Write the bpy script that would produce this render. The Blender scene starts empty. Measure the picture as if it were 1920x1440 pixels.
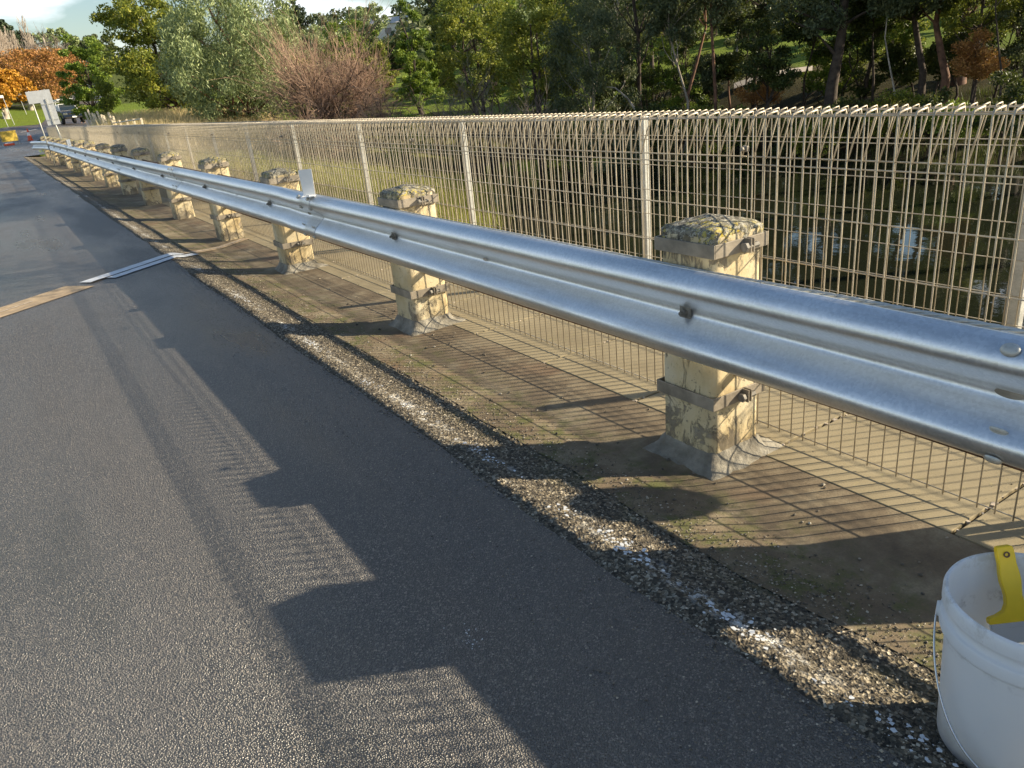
import bpy, math, random
import numpy as np
from mathutils import Vector, Matrix
R = math.radians
scn = bpy.context.scene
COL = scn.collection
rng = np.random.default_rng(7)
random.seed(7)

# ------------------------------------------------------------------ tags / linking
def tag(o, label=None, cat=None, group=None, kind=None):
    if label: o['label'] = label
    if cat: o['category'] = cat
    if group: o['group'] = group
    if kind: o['kind'] = kind
    return o
def empty(name, loc=(0, 0, 0), rz=0.0, label=None, cat=None, group=None):
    o = bpy.data.objects.new(name, None); COL.objects.link(o)
    o.location = loc; o.rotation_euler = (0, 0, rz); o.empty_display_size = .2
    return tag(o, label, cat, group)
class MB:
    def __init__(s): s.v = []; s.f = []; s.n = 0; s.mi = []
    def add(s, V, F, m=0):
        V = np.asarray(V, float).reshape(-1, 3)
        s.v.append(V)
        for q in F: s.f.append(tuple(int(i) + s.n for i in q)); s.mi.append(m)
        s.n += len(V)
    def box(s, c, d, rz=0.0, m=0, rot=None, bev=0):
        x, y, z = [a / 2 for a in d]
        V = np.array([[-x,-y,-z],[x,-y,-z],[x,y,-z],[-x,y,-z],[-x,-y,z],[x,-y,z],[x,y,z],[-x,y,z]])
        if rot is not None: V = V @ np.array(rot.to_3x3()).T
        elif rz:
            cc, ss = math.cos(rz), math.sin(rz)
            V = V @ np.array([[cc,-ss,0],[ss,cc,0],[0,0,1]]).T
        s.add(V + np.array(c), [(0,3,2,1),(4,5,6,7),(0,1,5,4),(1,2,6,5),(2,3,7,6),(3,0,4,7)], m)
    def tube(s, P, r, n=6, cap=True, m=0):
        P = np.asarray(P, float); k = len(P)
        r = np.full(k, r) if np.isscalar(r) else np.asarray(r, float)
        T = np.gradient(P, axis=0); T /= (np.linalg.norm(T, axis=1)[:, None] + 1e-12)
        a = np.array([0, 0, 1.]) if abs(T[0][2]) < .9 else np.array([1., 0, 0])
        u = np.cross(T[0], a); u /= np.linalg.norm(u)
        V = []; th = np.arange(n) * 2 * math.pi / n
        for i in range(k):
            u = u - T[i] * (u @ T[i]); u /= (np.linalg.norm(u) + 1e-12)
            w = np.cross(T[i], u)
            V.append(P[i] + r[i] * (np.cos(th)[:, None] * u + np.sin(th)[:, None] * w))
        F = []
        for i in range(k - 1):
            for j in range(n):
                a0 = i * n + j; b0 = i * n + (j + 1) % n
                F.append((a0, b0, b0 + n, a0 + n))
        if cap: F.append(tuple(range(n))[::-1]); F.append(tuple((k - 1) * n + j for j in range(n)))
        s.add(np.concatenate(V), F, m)
    def lathe(s, prof, c=(0, 0, 0), n=32, axis='z', m=0):
        V = []; th = np.arange(n) * 2 * math.pi / n
        for r_, z_ in prof:
            ring = np.stack([r_ * np.cos(th), r_ * np.sin(th), np.full(n, z_)], 1)
            if axis == 'x': ring = ring[:, [2, 0, 1]]
            if axis == 'y': ring = ring[:, [1, 2, 0]]
            V.append(ring)
        F = []
        for i in range(len(prof) - 1):
            for j in range(n):
                a0 = i * n + j; b0 = i * n + (j + 1) % n
                F.append((a0, b0, b0 + n, a0 + n))
        s.add(np.concatenate(V) + np.array(c), F, m)
    def extr(s, pts, ax, a, b, m=0):   # closed polygon pts (2D) extruded along axis ax from a to b
        n = len(pts); V = []
        for t in (a, b):
            for p in pts:
                V.append({'x': (t, p[0], p[1]), 'y': (p[0], t, p[1]), 'z': (p[0], p[1], t)}[ax])
        F = [(i, (i + 1) % n, (i + 1) % n + n, i + n) for i in range(n)]
        F += [tuple(range(n))[::-1], tuple(range(n, 2 * n))]
        s.add(V, F, m)
    def build(s, name, mats, parent=None, smooth=False, bevel=0, seg=2):
        me = bpy.data.meshes.new(name)
        V = np.concatenate(s.v) if s.v else np.zeros((0, 3))
        me.from_pydata(V.tolist(), [], s.f)
        if not isinstance(mats, (list, tuple)): mats = [mats]
        for m in mats: me.materials.append(m)
        if len(mats) > 1: me.polygons.foreach_set('material_index', s.mi)
        if smooth: me.polygons.foreach_set('use_smooth', [True] * len(me.polygons))
        me.update()
        o = bpy.data.objects.new(name, me); COL.objects.link(o)
        if parent is not None: o.parent = parent
        if bevel:
            b = o.modifiers.new('bevel', 'BEVEL'); b.width = bevel; b.segments = seg; b.limit_method = 'ANGLE'; b.angle_limit = R(35)
            if not smooth: me.polygons.foreach_set('use_smooth', [True] * len(me.polygons))
            w = o.modifiers.new('wn', 'WEIGHTED_NORMAL'); w.keep_sharp = True
        return o
def quads_mesh(name, V, mat, parent=None, tri=False):
    """V: N x k x 3 array of separate faces"""
    N, k = V.shape[0], V.shape[1]
    me = bpy.data.meshes.new(name)
    me.vertices.add(N * k); me.vertices.foreach_set('co', V.reshape(-1).astype(np.float32))
    me.loops.add(N * k); me.loops.foreach_set('vertex_index', np.arange(N * k, dtype=np.int32))
    me.polygons.add(N); me.polygons.foreach_set('loop_start', (np.arange(N) * k).astype(np.int32))
    me.update(calc_edges=True); me.validate(); me.materials.append(mat)
    o = bpy.data.objects.new(name, me); COL.objects.link(o)
    if parent is not None: o.parent = parent
    return o
ORD = ['first','second','third','fourth','fifth','sixth','seventh','eighth','ninth','tenth','eleventh','twelfth','thirteenth','fourteenth','fifteenth','sixteenth','seventeenth','eighteenth','nineteenth','twentieth']

# ------------------------------------------------------------------ materials
class NT:
    def __init__(s, name):
        s.m = bpy.data.materials.new(name); s.m.use_nodes = True; s.t = s.m.node_tree; s.t.nodes.clear()
        s.out = s.n('ShaderNodeOutputMaterial')
    def n(s, ty, **k):
        nd = s.t.nodes.new(ty)
        for a, b in k.items(): setattr(nd, a, b)
        return nd
    def l(s, a, b): s.t.links.new(a, b)
    def set(s, nd, i, v):
        if hasattr(v, 'is_linked') or isinstance(v, bpy.types.NodeSocket): s.l(v, nd.inputs[i])
        else: nd.inputs[i].default_value = v
    def coord(s, w='Object'):
        return s.n('ShaderNodeTexCoord').outputs[w]
    def pos(s): return s.n('ShaderNodeNewGeometry').outputs['Position']
    def mapv(s, v, sc=(1,1,1), loc=(0,0,0)):
        m = s.n('ShaderNodeMapping'); s.l(v, m.inputs[0]); m.inputs['Scale'].default_value = sc; m.inputs['Location'].default_value = loc
        return m.outputs[0]
    def noise(s, v, scale, det=4, rough=.6, dist=0.0, out=0):
        t = s.n('ShaderNodeTexNoise'); s.l(v, t.inputs['Vector']); t.inputs['Scale'].default_value = scale
        t.inputs['Detail'].default_value = det; t.inputs['Roughness'].default_value = rough; t.inputs['Distortion'].default_value = dist
        return t.outputs[out]
    def voro(s, v, scale, feat='F1', out='Distance', rnd=1.0):
        t = s.n('ShaderNodeTexVoronoi', feature=feat); s.l(v, t.inputs['Vector']); t.inputs['Scale'].default_value = scale
        t.inputs['Randomness'].default_value = rnd
        return t.outputs[out]
    def ramp(s, f, stops, interp='LINEAR'):
        r = s.n('ShaderNodeValToRGB'); r.color_ramp.interpolation = interp
        e = r.color_ramp.elements
        while len(e) < len(stops): e.new(.5)
        for i, (p, c) in enumerate(stops):
            e[i].position = p; e[i].color = (c if len(c) == 4 else (*c, 1)) if hasattr(c, '__len__') else (c, c, c, 1)
        s.l(f, r.inputs[0]); return r.outputs[0]
    def mix(s, f, a, b, mode='MIX'):
        m = s.n('ShaderNodeMix', data_type='RGBA', blend_type=mode)
        s.set(m, 0, f)
        for i, v in ((6, a), (7, b)):
            if isinstance(v, tuple): m.inputs[i].default_value = (*v[:3], 1)
            else: s.l(v, m.inputs[i])
        return m.outputs[2]
    def math(s, op, a, b=0.0, c=0.0):
        m = s.n('ShaderNodeMath', operation=op); s.set(m, 0, a); s.set(m, 1, b); s.set(m, 2, c); return m.outputs[0]
    def sep(s, v):
        m = s.n('ShaderNodeSeparateXYZ'); s.l(v, m.inputs[0]); return m.outputs
    def rangev(s, v, a, b, c=0.0, d=1.0, clamp=True):
        m = s.n('ShaderNodeMapRange'); m.clamp = clamp; s.l(v, m.inputs[0])
        for i, k in enumerate((a, b, c, d)): m.inputs[i + 1].default_value = k
        return m.outputs[0]
    def bump(s, h, st=.5, d=.01, nrm=None):
        b = s.n('ShaderNodeBump'); b.inputs['Strength'].default_value = st; b.inputs['Distance'].default_value = d; s.l(h, b.inputs['Height'])
        if nrm is not None: s.l(nrm, b.inputs['Normal'])
        return b.outputs[0]
    def bsdf(s, base, rough=.6, metal=0.0, nrm=None, spec=.5, **k):
        p = s.n('ShaderNodeBsdfPrincipled')
        if isinstance(base, tuple): p.inputs['Base Color'].default_value = (*base[:3], 1)
        else: s.l(base, p.inputs['Base Color'])
        s.set(p, 'Roughness', rough); s.set(p, 'Metallic', metal); s.set(p, 'Specular IOR Level', spec)
        if nrm is not None: s.l(nrm, p.inputs['Normal'])
        for a, b in k.items(): s.set(p, a.replace('_', ' '), b)
        s.l(p.outputs[0], s.out.inputs[0]); return p

def simple(name, col, rough=.5, metal=0.0, var=.15, scale=8, bump=0.0, spec=.5):
    t = NT(name); c = t.coord(); f = t.noise(c, scale, 5)
    dark = tuple(x * (1 - var * 1.6) for x in col); lite = tuple(min(1, x * (1 + var)) for x in col)
    base = t.ramp(f, [(.3, dark), (.7, lite)])
    nr = t.bump(t.noise(c, scale * 12, 3), bump, .002) if bump else None
    t.bsdf(base, rough, metal, nr, spec); return t.m

# asphalt
def mat_asphalt():
    t = NT('asphalt'); p = t.pos()
    ag = t.voro(p, 260, out='Color'); agd = t.voro(p, 230); n1 = t.noise(p, 60, 3); big = t.noise(p, .9, 5, .65)
    track = t.noise(t.mapv(p, (1.4, .14, 1)), 1.0, 4)
    r = t.n('ShaderNodeSeparateColor'); t.l(ag, r.inputs[0])
    chip = t.ramp(r.outputs[0], [(.0, (.026, .026, .029)), (.55, (.05, .047, .046)), (.86, (.115, .102, .09)), (1, (.28, .24, .2))])
    base = t.mix(t.rangev(big, .42, .66, 0, .3), chip, (.085, .073, .063))
    base = t.mix(t.rangev(track, .5, .72, 0, .4), base, (.12, .115, .112))
    # dusty spots, white scuffs
    sc = t.noise(p, 3.3, 6, .75); base = t.mix(t.rangev(sc, .715, .76, 0, .4), base, (.42, .41, .38))
    damp = t.noise(t.mapv(p, (1.1, .3, 1), (3.1, 0, 0)), 1.0, 5, .6); wet = t.rangev(damp, .52, .66); base = t.mix(t.math('MULTIPLY', wet, .55), base, (.022, .022, .024))
    rough = t.rangev(damp, .4, .66, .5, .24)
    h = t.math('ADD', t.math('MULTIPLY', agd, 1.1), t.math('MULTIPLY', n1, .8))
    t.bsdf(base, rough, 0, t.bump(h, 1.0, .0055), .85)
    return t.m
def mat_gravel():
    t = NT('gravel_verge'); p = t.pos(); x = t.sep(p)
    v = t.voro(p, 120, out='Color'); vd = t.voro(p, 120); s_ = t.n('ShaderNodeSeparateColor'); t.l(v, s_.inputs[0])
    base = t.ramp(s_.outputs[0], [(0, (.045, .039, .031)), (.5, (.105, .088, .063)), (.85, (.22, .185, .13)), (1, (.45, .4, .31))])
    moss = t.noise(p, 5, 5, .7); base = t.mix(t.math('MULTIPLY', t.rangev(moss, .5, .66), t.rangev(x[0], -.36, -.14, 0, .8)), base, (.115, .115, .035))
    line = t.math('MULTIPLY', t.rangev(t.noise(p, 26, 5, .7), .5, .6), t.rangev(t.math('ABSOLUTE', t.math('ADD', x[0], .42)), .05, .01))
    base = t.mix(t.math('MULTIPLY', line, t.rangev(t.noise(p, 2.3, 2), .42, .6)), base, (.62, .62, .6))
    t.bsdf(base, .85, 0, t.bump(t.math('ADD', vd, t.noise(p, 90, 3)), 1.0, .005), .3); return t.m
def mat_shoulder():
    t = NT('stained_concrete'); p = t.pos(); x = t.sep(p)
    n = t.noise(p, 3.2, 7, .68); f = t.noise(p, 140, 4, .7)
    base = t.ramp(n, [(.3, (.085, .063, .042)), (.5, (.17, .13, .083)), (.68, (.3, .25, .165))])
    mossy = t.math('MULTIPLY', t.rangev(t.noise(p, 9, 6, .75), .48, .62), t.rangev(x[0], .22, -.04))
    base = t.mix(mossy, base, (.1, .105, .032))
    gr = t.rangev(f, .3, .7); base = t.mix(t.math('MULTIPLY', gr, .35), base, (.05, .045, .035))
    rust = t.rangev(t.noise(p, 1.9, 3), .56, .68, 0, .55); base = t.mix(rust, base, (.15, .09, .055))
    wh = t.rangev(t.noise(p, 7, 6, .8), .67, .72, 0, .6); base = t.mix(wh, base, (.45, .43, .38))
    t.bsdf(base, .85, 0, t.bump(t.math('ADD', f, n), .5, .004), .3); return t.m
def mat_path():
    t = NT('path_concrete'); p = t.pos()
    n = t.noise(p, 2.3, 6, .6); f = t.noise(p, 220, 3, .7)
    base = t.ramp(n, [(.3, (.22, .18, .11)), (.7, (.34, .285, .18))])
    base = t.mix(t.rangev(f, .35, .7, 0, .4), base, (.17, .14, .09))
    y = t.rangev(t.noise(p, 16, 5, .7), .62, .7, 0, .35); base = t.mix(y, base, (.34, .31, .1))
    t.bsdf(base, .85, 0, t.bump(f, .35, .003), .3); return t.m
def mat_post():
    t = NT('painted_concrete'); c = t.coord(); oi = t.n('ShaderNodeObjectInfo').outputs['Location']
    va = t.n('ShaderNodeVectorMath', operation='ADD'); t.l(c, va.inputs[0]); t.l(oi, va.inputs[1]); v = va.outputs[0]
    z = t.sep(c)[2]
    pn = t.noise(t.mapv(v, (1, 1, .7)), 8.5, 10, .76, 1.2); fine = t.noise(v, 60, 5, .7)
    paint = t.ramp(t.noise(v, 4.5, 5, .6), [(.3, (.44, .33, .17)), (.5, (.55, .45, .27)), (.7, (.62, .55, .4))])
    bare = t.ramp(t.noise(v, 14, 6, .7), [(.3, (.1, .085, .062)), (.55, (.2, .17, .13)), (.75, (.32, .29, .23))])
    thr = t.math('ADD', pn, t.math('ADD', t.rangev(z, .22, .06, 0, .14), t.rangev(z, .66, .78, 0, .1)))
    m = t.rangev(thr, .58, .63, 0, .85); base = t.mix(m, paint, bare)
    lich = t.rangev(t.math('ADD', t.noise(v, 46, 5, .8), t.math('MULTIPLY', t.noise(v, 6, 3), .35)), .76, .82, 0, .8); base = t.mix(lich, base, (.13, .115, .085))
    h = t.math('ADD', t.math('MULTIPLY', m, -1.2), fine)
    t.bsdf(base, .85, 0, t.bump(h, .7, .004), .3); return t.m
def mat_cap():
    t = NT('lichened_concrete'); c = t.coord(); oi = t.n('ShaderNodeObjectInfo').outputs['Location']
    va = t.n('ShaderNodeVectorMath', operation='ADD'); t.l(c, va.inputs[0]); t.l(oi, va.inputs[1]); v = va.outputs[0]
    base = t.ramp(t.noise(v, 34, 6, .75), [(.35, (.035, .033, .028)), (.5, (.13, .12, .095)), (.62, (.26, .24, .19))])
    s1 = t.rangev(t.noise(v, 75, 5, .8), .52, .57); base = t.mix(t.math('MULTIPLY', s1, .8), base, (.5, .48, .4))
    yl = t.math('MULTIPLY', t.rangev(t.noise(v, 55, 5, .75, 0), .51, .56), t.rangev(t.noise(v, 5, 2), .44, .54))
    base = t.mix(yl, base, t.ramp(t.noise(v, 90, 2), [(.3, (.42, .3, .03)), (.7, (.55, .5, .2))]))
    t.bsdf(base, .9, 0, t.bump(t.noise(v, 60, 7, .8), .9, .006), .2); return t.m
def mat_mortar():
    t = NT('grey_mortar'); c = t.pos(); n = t.noise(c, 11, 6, .65)
    base = t.ramp(n, [(.3, (.12, .105, .08)), (.5, (.22, .2, .16)), (.72, (.34, .315, .26))])
    t.bsdf(base, .8, 0, t.bump(t.math('ADD', t.noise(c, 45, 5, .7), t.noise(c, 9, 4, .6)), .9, .012), .3); return t.m
def mat_galv(name='galvanised_steel', a=(.62, .63, .64), b=(.84, .85, .86), rough=(.33, .47), metal=.84):
    t = NT(name); c = t.coord()
    sp = t.voro(c, 130, out='Color'); s_ = t.n('ShaderNodeSeparateColor'); t.l(sp, s_.inputs[0])
    n = t.noise(t.mapv(c, (1, .25, 1)), 9, 5, .65)
    f = t.math('ADD', t.math('MULTIPLY', s_.outputs[0], .2), t.math('MULTIPLY', n, .8))
    base = t.ramp(f, [(.3, a), (.75, b)])
    scr = t.rangev(t.noise(t.mapv(c, (3, .35, 3)), 24, 5, .8), .64, .72, 0, .35); base = t.mix(scr, base, (.26, .265, .27))
    wh = t.rangev(t.noise(t.mapv(c, (1, .5, 1)), 15, 6, .8), .6, .7, 0, .35); base = t.mix(wh, base, (.75, .77, .8))
    ro = t.rangev(t.math('ADD', t.math('MULTIPLY', n, .7), t.math('MULTIPLY', s_.outputs[0], .12)), .25, .6, rough[0], rough[1]); ro = t.math('ADD', ro, t.math('MULTIPLY', wh, .3)); gr = t.math('MULTIPLY', t.rangev(t.noise(t.mapv(c, (1, .12, 2)), 5, 6, .75), .5, .7), .45); base = t.mix(gr, base, (.3, .29, .26)); ro = t.math('ADD', ro, t.math('MULTIPLY', gr, .35))
    t.bsdf(base, ro, metal, t.bump(t.math('ADD', t.noise(c, 30, 3), t.math('MULTIPLY', t.noise(c, 240, 2), .2)), .12, .004), .5); return t.m
def mat_wire():
    t = NT('galvanised_wire'); c = t.coord(); n = t.noise(c, 14, 4)
    base = t.ramp(n, [(.3, (.35, .3, .22)), (.7, (.56, .49, .375))]); t.bsdf(base, .5, .35, None, .4); return t.m
def leafmat(name, cols, trans=.32):
    t = NT(name); g = t.n('ShaderNodeNewGeometry'); ri = g.outputs['Random Per Island']
    cl = t.noise(g.outputs['Position'], .9, 3)
    f = t.math('ADD', t.math('MULTIPLY', ri, .45), t.math('MULTIPLY', cl, .6))
    base = t.ramp(f, [(.2 + .6 * i / (len(cols) - 1), c) for i, c in enumerate(cols)])
    p = t.n('ShaderNodeBsdfPrincipled'); t.l(base, p.inputs['Base Color']); p.inputs['Roughness'].default_value = .55; p.inputs['Specular IOR Level'].default_value = .3
    tr = t.n('ShaderNodeBsdfTranslucent'); t.l(t.mix(.35, base, (.3, .35, .05)), tr.inputs[0])
    m = t.n('ShaderNodeMixShader'); m.inputs[0].default_value = trans; t.l(p.outputs[0], m.inputs[1]); t.l(tr.outputs[0], m.inputs[2])
    t.l(m.outputs[0], t.out.inputs[0]); return t.m

M = dict(asphalt=mat_asphalt(), gravel=mat_gravel(), shoulder=mat_shoulder(), path=mat_path(), post=mat_post(), cap=mat_cap(),
         mortar=mat_mortar(), galv=mat_galv(), galvpost=mat_galv('galvanised_tube', (.4, .4, .37), (.6, .6, .55), (.45, .6), .4), wire=mat_wire(),
         strap=simple('weathered_strap', (.29, .25, .195), .6, .2, .3, 10, .4), bolt=simple('dull_bolt', (.2, .185, .16), .7, .2, .3, 40, .3),
         dark=simple('dark_hole', (.02, .018, .015), .9, 0, .2), rust=simple('rusty_steel', (.16, .085, .05), .75, .3, .4, 20, .4),
         white=simple('white_plastic', (.82, .82, .8), .4, 0, .04, 5), yellow=simple('yellow_plastic', (.95, .6, .012), .32, 0, .05, 12),
         joint=simple('joint_sealant', (.36, .27, .17), .8, 0, .25, 12, .4), jointw=simple('worn_white_paint', (.62, .64, .66), .6, 0, .12, 9, .3),
         pale=simple('pale_mortar', (.5, .42, .33), .85, 0, .2, 25, .5), orange=simple('cone_orange', (.75, .1, .03), .5, 0, .1), signy=simple('sign_yellow', (.55, .38, .05), .5, 0, .15),
         grey=simple('grey_sign_back', (.5, .51, .51), .5, .3, .08, 6), timber=simple('weathered_timber', (.62, .54, .4), .85, 0, .3, 14, .5),
         bark=simple('dark_bark', (.07, .05, .037), .9, 0, .45, 5, .7), barkr=simple('reddish_bark', (.2, .1, .06), .85, 0, .5, 3, .5), barkp=simple('pale_bark', (.36, .31, .25), .8, 0, .4, 2.5, .4),
         twig=simple('grey_twigs', (.2, .165, .135), .85, 0, .3, .6), twigr=simple('reddish_twigs', (.36, .235, .165), .85, 0, .3, .6), twigp=simple('pale_twigs', (.42, .35, .28), .85, 0, .2, .6),
         carblue=simple('dark_blue_paint', (.018, .03, .06), .25, .3, .05), carwhite=simple('white_paint', (.7, .7, .68), .4, 0, .05), tyre=simple('tyre_rubber', (.02, .02, .02), .85, 0, .2),
         chrome=simple('bright_metal', (.6, .6, .6), .2, .9, .05), skin=simple('skin', (.45, .25, .17), .6, 0, .05), vest=simple('orange_workwear', (.85, .13, .03), .7, 0, .1), navy=simple('navy_trousers', (.015, .017, .03), .8, 0, .1),
         reflect=simple('reflective_tape', (.7, .7, .66), .4, 0, .05), hair=simple('dark_hair', (.03, .02, .015), .7, 0, .1), roofm=simple('pale_roof', (.5, .5, .48), .5, 0, .1), wallw=simple('white_wall', (.7, .68, .62), .8, 0, .05))
def glass():
    t = NT('dark_glass'); t.bsdf((.02, .03, .035), .05, 0, None, .8); return t.m
M['glass'] = glass()
L = dict(wattle=leafmat('wattle_leaves', [(0.049, 0.082, 0.018), (0.170, 0.205, 0.033), (0.387, 0.376, 0.049)]),
         green=leafmat('green_leaves', [(0.042, 0.089, 0.017), (0.137, 0.210, 0.030), (0.294, 0.358, 0.050)]),
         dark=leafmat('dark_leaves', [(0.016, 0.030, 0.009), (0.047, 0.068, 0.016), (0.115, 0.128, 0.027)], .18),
         gum=leafmat('gum_leaves', [(0.088, 0.128, 0.056), (0.219, 0.274, 0.120), (0.416, 0.470, 0.219)], .2),
         gumd=leafmat('dark_gum_leaves', [(0.033, 0.053, 0.030), (0.086, 0.112, 0.059), (0.198, 0.215, 0.099)], .2),
         oak=leafmat('autumn_leaves', [(.17, .075, .03), (.36, .165, .055), (.5, .25, .08)], .3),
         oaky=leafmat('golden_leaves', [(0.294, 0.126, 0.021), (0.525, 0.252, 0.032), (0.630, 0.336, 0.042)], .3),
         pine=leafmat('pine_needles', [(0.013, 0.026, 0.013), (0.033, 0.055, 0.026), (0.072, 0.098, 0.039)], .1),
         straw=leafmat('straw_blades', [(.42, .33, .16), (.66, .53, .28), (.8, .68, .42)], .3), x_=leafmat('unused_blades', [(0.345, 0.253, 0.103), (0.552, 0.425, 0.196), (0.690, 0.575, 0.299)], .3),
         reed=leafmat('reed_blades', [(0.100, 0.125, 0.025), (0.250, 0.263, 0.050), (0.450, 0.413, 0.112)], .3),
         fern=leafmat('dry_fern', [(0.169, 0.065, 0.026), (0.364, 0.156, 0.046), (0.520, 0.286, 0.091)], .25))

# ------------------------------------------------------------------ terrain
CP = np.array([(10,0,-4.8),(20,5,-4.8),(15,15,-4.8),(20,22,-4.7),(25,30,-4.2),(10,-20,-4.8),(25,-15,-4.6),(6,2,-4.6),(27,34,-3.8),(7,12,-4.3),
 (3,12,-3.0),(3,18,-1.6),(3,27,-.9),(8,28,-2.2),(12,34,-2.3),(18,42,-2.2),(7,42,-.6),(3,48,.25),(9,59,.5),(12,52,.2),(18,52,-1.2),(24,50,-2.2),(22,40,-3.4),
 (18,70,.7),(28,62,-.6),(35,70,.8),(34,46,-2.6),(31,20,-3.0),(36,22,-1.6),(41,34,-.2),(53,43,1.4),(32,8,-3.0),(36,8,-1.8),(45,5,.0),(60,20,2.6),(31,35,-3.2),(38,50,-1.2),(50,65,1.6),
 (94,231,19),(95,197,16),(150,198,19.2),(117,92,9.5),(200,300,33),(60,150,5.5),(30,120,3.6),(0,150,8),(0,250,14),(-60,150,10),(-60,60,2),(-30,40,.3),(-20,60,1.6),
 (250,50,25),(200,-50,20),(100,0,8),(80,-50,6),(40,-60,-1.5),(-80,-50,.5),(-30,-40,-.2),(60,300,20),(300,150,35),(300,400,38),(-80,400,16),(100,420,26),
 (-.3,48,.1),(-1,43,.06),(.1,61,.16),(-.8,57,.16),(-6,57,.2),(-4,41,.05),(-10,41,.05),(1,41,.0),(-.4,80,1.25),(2.4,78,.85),(3.6,100,2.15),(4.5,84,.98),(6.7,92.6,.78),(3.7,118,3.0),(8,131.6,4.0),(12.3,134,3.5),(8.8,117.5,2.5),(1.4,105,2.6),(-10,80,1.5),(-10,110,4),(4.3,62,.7),(5,57,.6),(9,75,.5),(13,92,.9),
 (40.3,32.9,-.3),(39.8,34.4,-.3),(43.8,27.3,-.2),(46.5,22,-.1),(62.6,38.6,1.3),(52,52,1.3),(70,70,4),(80,110,7),(75,30,4)], float)
def _solve():
    P = CP[:, :2]; n = len(P)
    D = np.linalg.norm(P[:, None] - P[None], axis=2)
    A = np.zeros((n + 3, n + 3)); A[:n, :n] = D; A[:n, n] = 1; A[:n, n + 1:] = P / 100; A[n, :n] = 1; A[n + 1:, :n] = (P / 100).T
    return np.linalg.solve(A, np.concatenate([CP[:, 2], [0, 0, 0]]))
W_ = _solve()
def H(x, y):
    x = np.asarray(x, float); y = np.asarray(y, float); sh = x.shape
    q = np.stack([x.ravel(), y.ravel()], 1)
    D = np.sqrt(((q[:, None] - CP[None, :, :2]) ** 2).sum(2) + .5)
    z = D @ W_[:len(CP)] + W_[len(CP)] + q @ W_[len(CP) + 1:] / 100
    X, Y = q[:, 0], q[:, 1]
    inb = np.clip((2.9 - X) / .6, 0, 1) * np.clip((40.2 - Y) / 1.0, 0, 1)
    z = np.where(inb > 0, z * (1 - inb) + np.minimum(z, -1.9) * inb, z)
    return z.reshape(sh)
def Hs(x, y): return float(H(np.array([x]), np.array([y]))[0])

gx = np.concatenate([np.arange(-100, -24, 6), np.arange(-24, 0, 2), np.arange(0, 46, .8), np.arange(46, 90, 2.5), np.arange(90, 340, 8)])
gy = np.concatenate([np.arange(-80, -10, 6), np.arange(-10, 0, 2), np.arange(0, 66, .9), np.arange(66, 120, 2), np.arange(120, 440, 8)])
GX, GY = np.meshgrid(gx, gy, indexing='ij'); GZ = H(GX, GY)
GZ = GZ + rng.normal(0, .03, GZ.shape) * (GZ > -3.3)
nx, ny = len(gx), len(gy)
idx = np.arange(nx * ny).reshape(nx, ny)
F = np.stack([idx[:-1, :-1], idx[1:, :-1], idx[1:, 1:], idx[:-1, 1:]], -1).reshape(-1, 4)
me = bpy.data.meshes.new('terrain'); me.from_pydata(np.stack([GX, GY, GZ], -1).reshape(-1, 3).tolist(), [], F.tolist())
me.polygons.foreach_set('use_smooth', [True] * len(me.polygons))
def zone_col(x, y, z):
    lawn = np.array([.19, .28, .03]); bank = np.array([.035, .034, .014]); mud = np.array([.03, .025, .016]); straw = np.array([.3, .24, .1]); reed = np.array([.17, .18, .05])
    c = np.tile(lawn, (len(x), 1))
    d = np.hypot(x + 1.65, y)
    right = (x > 27) & (d < 62); c[right & (z < -.6)] = bank
    c[(x > 27) & (z >= -.6) & (z < .1) & (d < 62)] = np.array([.08, .075, .03])
    left = (x > 2) & (x <= 27) & (y < 58); c[left] = reed; c[(x > 2) & (x < 16) & (y > 42) & (y < 60)] = straw
    c[z < -3.0] = mud; c[d > 120] = np.array([.09, .13, .03])
    return c
ca = me.color_attributes.new('zone', 'FLOAT_COLOR', 'POINT')
zc = zone_col(GX.ravel(), GY.ravel(), GZ.ravel()); ca.data.foreach_set('color', np.concatenate([zc, np.ones((len(zc), 1))], 1).ravel().astype(np.float32))
t = NT('ground_cover'); at = t.n('ShaderNodeAttribute', attribute_name='zone'); p = t.pos()
n = t.noise(p, 1.6, 7, .7); n2 = t.noise(p, 14, 5, .75)
base = t.mix(t.rangev(n, .3, .7, 0, .5), at.outputs['Color'], (.12, .095, .04)); base = t.mix(t.rangev(n2, .3, .7), t.mix(.5, base, (.02, .02, .008)), base)
t.bsdf(base, .95, 0, t.bump(n2, 1, .12), .1); me.materials.append(t.m)
terr = bpy.data.objects.new('terrain', me); COL.objects.link(terr); tag(terr, kind='structure')

# water
t = NT('river_water'); p = t.pos(); w = t.noise(t.mapv(p, (1, 1, 1)), .9, 3, .5)
w2 = t.noise(p, 5, 2)
t.bsdf((.012, .014, .008), .03, 0, t.bump(t.math('ADD', w, t.math('MULTIPLY', w2, .15)), .1, .08), .5, IOR=1.33)
m = MB(); m.add([(-60, -80, -3.4), (60, -80, -3.4), (60, 60, -3.4), (-60, 60, -3.4)], [(0, 1, 2, 3)]); tag(m.build('water', t.m), kind='structure')

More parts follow.
